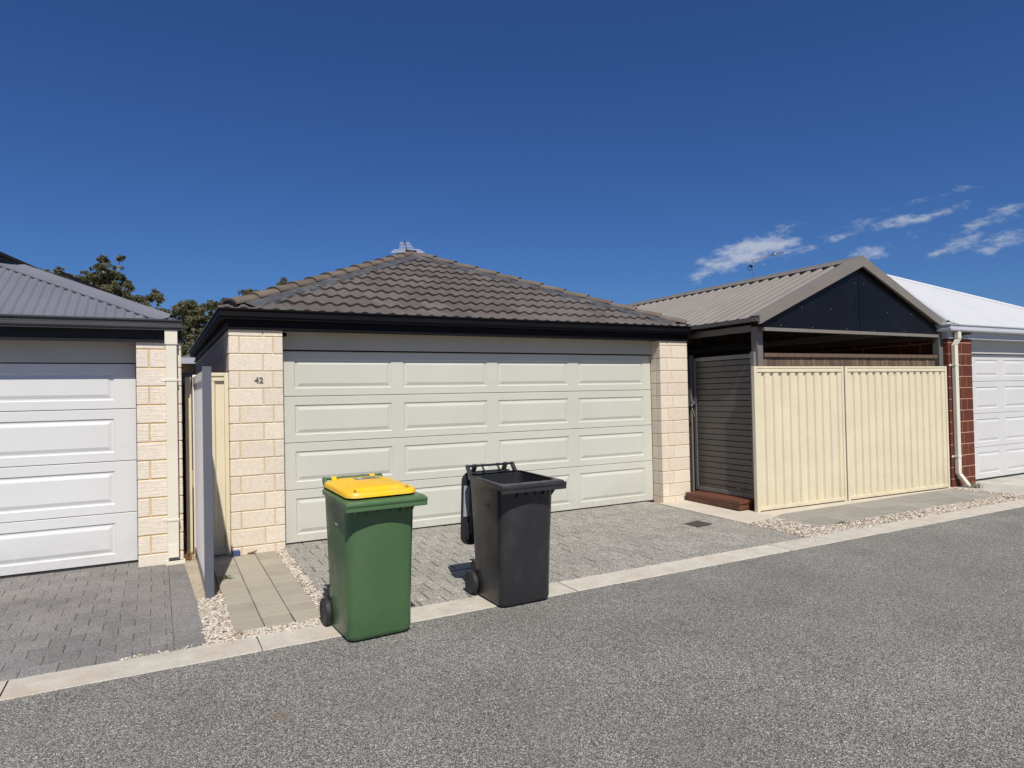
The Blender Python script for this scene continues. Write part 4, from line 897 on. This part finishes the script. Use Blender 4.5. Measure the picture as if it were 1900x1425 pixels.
# ================================================================== TREES
def tree(label,Y,blobs,trunk_px,seed,dens=1.0):
    rnd=random.Random(seed)
    base=hitY(trunk_px,700,Y); bx=base.x; t=thing('gum_tree',label,'tree',(bx,Y,.03),group='gum trees behind the houses')
    C=[]
    for (px,py,r) in blobs:
        dy=rnd.uniform(-1.6,1.6); p=hitY(px,py,Y+dy); C.append((p,r*(Y+dy+7)/FOC/math.cos(YAW)*.88))
    top=max(c.z for c,_ in C); low=min(c.z for c,_ in C)
    tr=MB(); hz=low-1.0 if low>3.5 else low*.6; hz=max(1.5,hz)
    mid=Vector((bx+rnd.uniform(-.3,.3),Y,hz)); cen=sum((c for c,_ in C),Vector())/len(C)
    tr.tube([(bx,Y,.0),(bx+.05,Y,hz*.5),mid],[.28,.22,.17],8)
    sp=Vector((cen.x,cen.y,top-.6)); leader=[mid,mid.lerp(sp,.35)+Vector((rnd.uniform(-.3,.3),0,0)),mid.lerp(sp,.7)+Vector((rnd.uniform(-.3,.3),0,0)),sp]
    tr.tube(leader,[.16,.12,.08,.035],7)
    cr=MB()
    for c,r in C:
        # branch
        k=max(0,min(.9,(c.z-hz-1)/(max(.5,top-hz)))); st=mid.lerp(sp,k*.75); md=st.lerp(c,.55)+Vector((rnd.uniform(-.3,.3),rnd.uniform(-.3,.3),-.15))
        tr.tube([st,md,c],[.055,.035,.014],5,cap=False)
        ns=max(9,int(40*r*dens))
        for _ in range(ns):
            d=Vector((rnd.gauss(0,1),rnd.gauss(0,1),rnd.gauss(0,1))).normalized()*r*(rnd.random()**.5)*rnd.uniform(.8,1.3); d.z*=.8; out=rnd.random()<.22; d=d*(1.45 if out else 1)
            sc=c+d; sr=rnd.uniform(.10,.28)*min(1.3,max(.6,r))*(.6 if out else 1); tone=rnd.random()
            if rnd.random()<.35: tr.tube([c.lerp(sc,.1),sc],[.018,.008],4,cap=False)
            for _ in range(int(60*dens)):
                e=Vector((rnd.gauss(0,1),rnd.gauss(0,1),rnd.gauss(0,.8)))
                e=e.normalized()*sr*(rnd.random()**.5); p=sc+e
                L_=rnd.uniform(.11,.19); W_=L_*rnd.uniform(.26,.42)
                a=Vector((rnd.gauss(0,.6),rnd.gauss(0,.6),-abs(rnd.gauss(.5,.6)))).normalized(); b=a.cross(Vector((rnd.gauss(0,1),rnd.gauss(0,1),rnd.gauss(0,1)))).normalized()
                cr.quad([p,p+a*L_*.5+b*W_*.5,p+a*L_,p+a*L_*.5-b*W_*.5],0,min(1,max(0,.5*tone+.5*rnd.random())))
    tr.build('trunk',M['bark'],t,autosm=60); cr.build('crown',M['leaf'],t)
tree('tallest gum tree with a bare-tipped top rising over the grey corrugated roof',38,[(198,498,17),(178,512,16),(215,512,14),(160,520,15),(190,530,20),(215,538,17),(165,545,20),(150,552,16),(195,560,24),(222,560,14),(232,528,8),(224,478,5),(190,482,8),(208,575,18),(140,540,14),(175,572,20),(240,530,4),(205,512,9),(182,535,14),(228,545,12)],196,3,1.3)
tree('small rounded gum crown at far left above the grey roof hip',40,[(72,507,9),(84,506,9),(78,516,10),(100,514,6),(106,504,9),(113,512,9),(104,520,8),(124,513,7),(132,517,7)],100,5)
tree('open crowned gum tree just right of the tallest one',39,[(235,552,9),(244,556,9),(256,558,10),(268,556,8),(281,552,7),(292,548,6),(288,541,4),(297,555,4),(262,570,12),(250,575,12),(275,572,8),(240,580,14)],256,8)
tree('low bushy gum tree over the gutter corner of the grey roof',36,[(276,578,10),(290,578,11),(304,580,11),(296,592,13),(316,594,12),(320,612,14),(330,632,16),(322,650,14),(342,660,16)],300,11,1.3)
tree('broad gum tree filling the gap between the two cream garages',35,[(328,572,12),(343,568,12),(357,566,9),(335,590,16),(352,590,16),(372,578,10),(384,572,11),(368,598,16),(350,615,18),(375,615,16),(390,600,14),(362,635,18),(345,650,18),(372,650,16),(340,608,12),(360,580,11),(330,664,14)],352,14,1.3)
tree('gum tree peeping over the left hip of the tiled roof',37,[(398,566,11),(412,562,10),(424,572,12),(405,585,14),(392,590,12),(440,560,9),(418,592,14),(455,543,6),(466,541,5),(452,552,8),(478,543,3)],420,17)
tree('single distant tuft of gum foliage above the tiled hip',44,[(526,519,4.5),(522,526,6),(530,530,7),(524,540,9)],526,21)
# ================================================================== small plants
def tuft(name,label,cat,loc,n,h,mt,spread=.05,curl=.6,w=.004,seed=1,group=None):
    rnd=random.Random(seed); t=thing(name,label,cat,loc,group=group); mb=MB()
    for _ in range(n):
        a=rnd.uniform(0,6.28); d=Vector((math.cos(a),math.sin(a),0)); s=Vector((rnd.gauss(0,spread*.4),rnd.gauss(0,spread*.4),0)); L_=h*rnd.uniform(.5,1.1); cu=curl*rnd.uniform(.3,1.2)
        sd=Vector((-d.y,d.x,0))*w; pts=[s+d*(L_*cu*f*f)+Vector((0,0,L_*(f-.35*cu*f*f))) for f in (0,.35,.7,1)]
        rv=rnd.random()
        for i in range(3):
            k0,k1=1-i*.25,1-(i+1)*.3; mb.quad([pts[i]-sd*k0,pts[i]+sd*k0,pts[i+1]+sd*k1,pts[i+1]-sd*k1],0,rv)
    mb.build('blades',mt,t,local=True)
tuft('grass_tuft','green grass tuft growing at the foot of the right downpipe','grass',(9.66,-1.5,gz(-1.5)+.002),60,.13,M['grass'],.09,.9,.004,2)
tuft('grass_tuft','dry straw tuft on sandy soil at the base of the grey fence','grass',(-.885,.02,.05),50,.14,M['dry'],.07,.7,.003,3)
tuft('grass_tuft','brown withered tuft in gravel at the front corner of the slab path','grass',(-.67,-2.26,.004),26,.05,M['dry'],.04,.9,.003,4)
def weed(label,loc,n,rad,seed):
    rnd=random.Random(seed); t=thing('weed',label,'weed',loc,group='weeds in the paving'); mb=MB(); st=MB()
    for _ in range(n):
        a=rnd.uniform(0,6.28); L_=rad*rnd.uniform(.5,1); pts=[Vector((0,0,.002))]; d=a
        for k in range(5): d+=rnd.uniform(-.5,.5); pts.append(pts[-1]+Vector((math.cos(d)*L_/5,math.sin(d)*L_/5,rnd.uniform(-.001,.004))))
        st.tube(pts,.0012,4,cap=False)
        for p in pts[1:]:
            for _ in range(3):
                b=rnd.uniform(0,6.28); q=Vector((math.cos(b),math.sin(b),rnd.uniform(0,.6)))*.011; r_=Vector((-q.y,q.x,0))*.4; mb.quad([p,p+q*.5+r_,p+q,p+q*.5-r_],0,rnd.random())
    mb.build('leaves',M['weed'],t,local=True); st.build('stems',M['weed'],t,local=True)
weed('flat sprawling weed on the slab path beside the grey fence shadow',(-.62,-.82,gz(-.82)+.008),12,.10,1)
weed('tiny weed in the pale gravel below the cream fence',(5.75,-2.1,gz(-2.1)+.012),12,.09,2)
weed('tiny weed where the gravel meets the right driveway',(9.1,-2.2,gz(-2.2)+.012),9,.08,3)
# dead leaf by the pillar
t=thing('dead_leaf','curled brown dead leaf on the path beneath pillar 42','leaf',(-.33,-.03,.055)); mb=MB()
for i in range(6):
    a=i/6; b=(i+1)/6
    def q_(s,side): return (-.36+.09*s,-.035+side*.018*math.sin(math.pi*min(1,s+.02)),.055+.02*s*s+abs(side)*.012)
    mb.quad([q_(a,-1),q_(b,-1),q_(b,0),q_(a,0)],0,.4); mb.quad([q_(a,0),q_(b,0),q_(b,1),q_(a,1)],0,.6)
mb.build('blade',M['dry'],t)
# ================================================================== LIGHT + SKY
AZ=math.atan2(.198,.980); EL=R(52.5)
sd=bpy.data.lights.new('sun','SUN'); sun=bpy.data.objects.new('sun',sd); col.objects.link(sun)
sd.energy=5.0; sd.angle=R(.5); sd.color=(1.0,.945,.85)
ldir=Vector((math.sin(AZ)*math.cos(EL),math.cos(AZ)*math.cos(EL),-math.sin(EL)))
sun.rotation_euler=ldir.to_track_quat('-Z','Y').to_euler(); sun.location=(-5,-20,25)
w=bpy.data.worlds.new('World'); scene.world=w; w.use_nodes=True; nt=w.node_tree
bg=nt.nodes['Background']; sky=N(nt,'ShaderNodeTexSky',sky_type='NISHITA'); sky.sun_disc=False
sky.sun_elevation=EL; sky.sun_rotation=math.pi+AZ; sky.air_density=1.0; sky.dust_density=.35; sky.ozone_density=2.5; sky.altitude=0
bg.inputs[1].default_value=.05
tc=N(nt,'ShaderNodeTexCoord'); sp=N(nt,'ShaderNodeSeparateXYZ'); nt.links.new(tc.outputs['Generated'],sp.inputs[0])
def ma(op,a,b=None,c=None):
    n=N(nt,'ShaderNodeMath',operation=op)
    for i,x in enumerate((a,b,c)):
        if x is None: continue
        if isinstance(x,(int,float)): n.inputs[i].default_value=x
        else: nt.links.new(x,n.inputs[i])
    return n.outputs[0]
az=ma('ARCTAN2',sp.outputs[0],sp.outputs[1]); el=ma('ARCSINE',sp.outputs[2])
cb=N(nt,'ShaderNodeCombineXYZ'); nt.links.new(az,cb.inputs[0]); nt.links.new(el,cb.inputs[1])
# warp
nz_=N(nt,'ShaderNodeTexNoise'); nz_.inputs['Scale'].default_value=21; nz_.inputs['Detail'].default_value=12; nz_.inputs['Roughness'].default_value=.66
mpn=N(nt,'ShaderNodeMapping'); mpn.inputs['Scale'].default_value=(1,2.3,1); mpn.inputs['Rotation'].default_value=(0,0,R(-16)); nt.links.new(cb.outputs[0],mpn.inputs[0]); nt.links.new(mpn.outputs[0],nz_.inputs['Vector'])
def dirang(px,py):
    d=(fw*FOC+rt*(px-950)-up*(py-712.5)).normalized(); return math.atan2(d.x,d.y),math.asin(d.z)
tot=None
clouds=[(1440,459,95,15,-14,.95),(1340,480,60,13,-14,.8),(1480,452,330,30,-13,.55),(1800,430,170,42,-8,.55),(1385,469,135,30,-15,1.05),(1310,485,45,14,-12,.7),(1552,440,38,11,-10,.7),(1660,410,70,15,-12,.85),(1730,398,90,14,-10,.8),(1620,468,55,17,-4,.85),(1800,445,55,15,-28,.75),(1870,440,60,24,-5,.85),(1840,465,30,14,0,.7),(1890,383,50,12,-8,.75),(1212,515,30,10,-20,.5),(1740,468,40,9,-8,.5),(2050,420,120,30,-8,.9),(2150,300,150,22,-8,.6),(2300,430,120,30,0,.9)]
for (px,py,rx,ry2,ang,amp) in clouds:
    a0,e0=dirang(px,py); a1_,e1_=dirang(px+rx,py); a2_,e2_=dirang(px,py-ry2)
    RX=math.hypot(a1_-a0,e1_-e0); RY=abs(e2_-e0)
    mp=N(nt,'ShaderNodeMapping',vector_type='TEXTURE'); mp.inputs['Location'].default_value=(a0,e0,0); mp.inputs['Rotation'].default_value=(0,0,-R(ang)); mp.inputs['Scale'].default_value=(RX,RY,1)
    nt.links.new(cb.outputs[0],mp.inputs[0]); ln=N(nt,'ShaderNodeVectorMath',operation='LENGTH'); nt.links.new(mp.outputs[0],ln.inputs[0])
    f=N(nt,'ShaderNodeMapRange',interpolation_type='SMOOTHSTEP'); nt.links.new(ln.outputs['Value'],f.inputs[0]); f.inputs[1].default_value=1.6; f.inputs[2].default_value=.1; f.inputs[3].default_value=0; f.inputs[4].default_value=amp
    tot=f.outputs[0] if tot is None else ma('MAXIMUM',tot,f.outputs[0])
dens=ma('ADD',tot,ma('MULTIPLY',ma('SUBTRACT',nz_.outputs['Fac'],.5),3.1))
gate=N(nt,'ShaderNodeMapRange'); nt.links.new(tot,gate.inputs[0]); gate.inputs[1].default_value=.02; gate.inputs[2].default_value=.25
al=N(nt,'ShaderNodeMapRange',interpolation_type='SMOOTHSTEP'); nt.links.new(dens,al.inputs[0]); al.inputs[1].default_value=.42; al.inputs[2].default_value=1.35; al.inputs[3].default_value=0; al.inputs[4].default_value=.85
alpha=ma('MULTIPLY',al.outputs[0],gate.outputs[0])
mx=N(nt,'ShaderNodeMix',data_type='RGBA'); nt.links.new(alpha,mx.inputs[0])
# sky tint (phone camera's deep blue)
tint=N(nt,'ShaderNodeMix',data_type='RGBA',blend_type='MULTIPLY'); tint.inputs[0].default_value=1; nt.links.new(sky.outputs[0],tint.inputs[6]); tint.inputs[7].default_value=(.50,.87,1.50,1)
nt.links.new(tint.outputs[2],mx.inputs[6]); mx.inputs[7].default_value=(9.5,10.5,12.5,1)
nt.links.new(mx.outputs[2],bg.inputs[0])
vs=scene.view_settings; vs.view_transform='Standard'; vs.look='None'; vs.exposure=0; vs.gamma=1; vs.use_curve_mapping=False
scene.render.resolution_x=1024; scene.render.resolution_y=768
scene.render.engine='CYCLES'
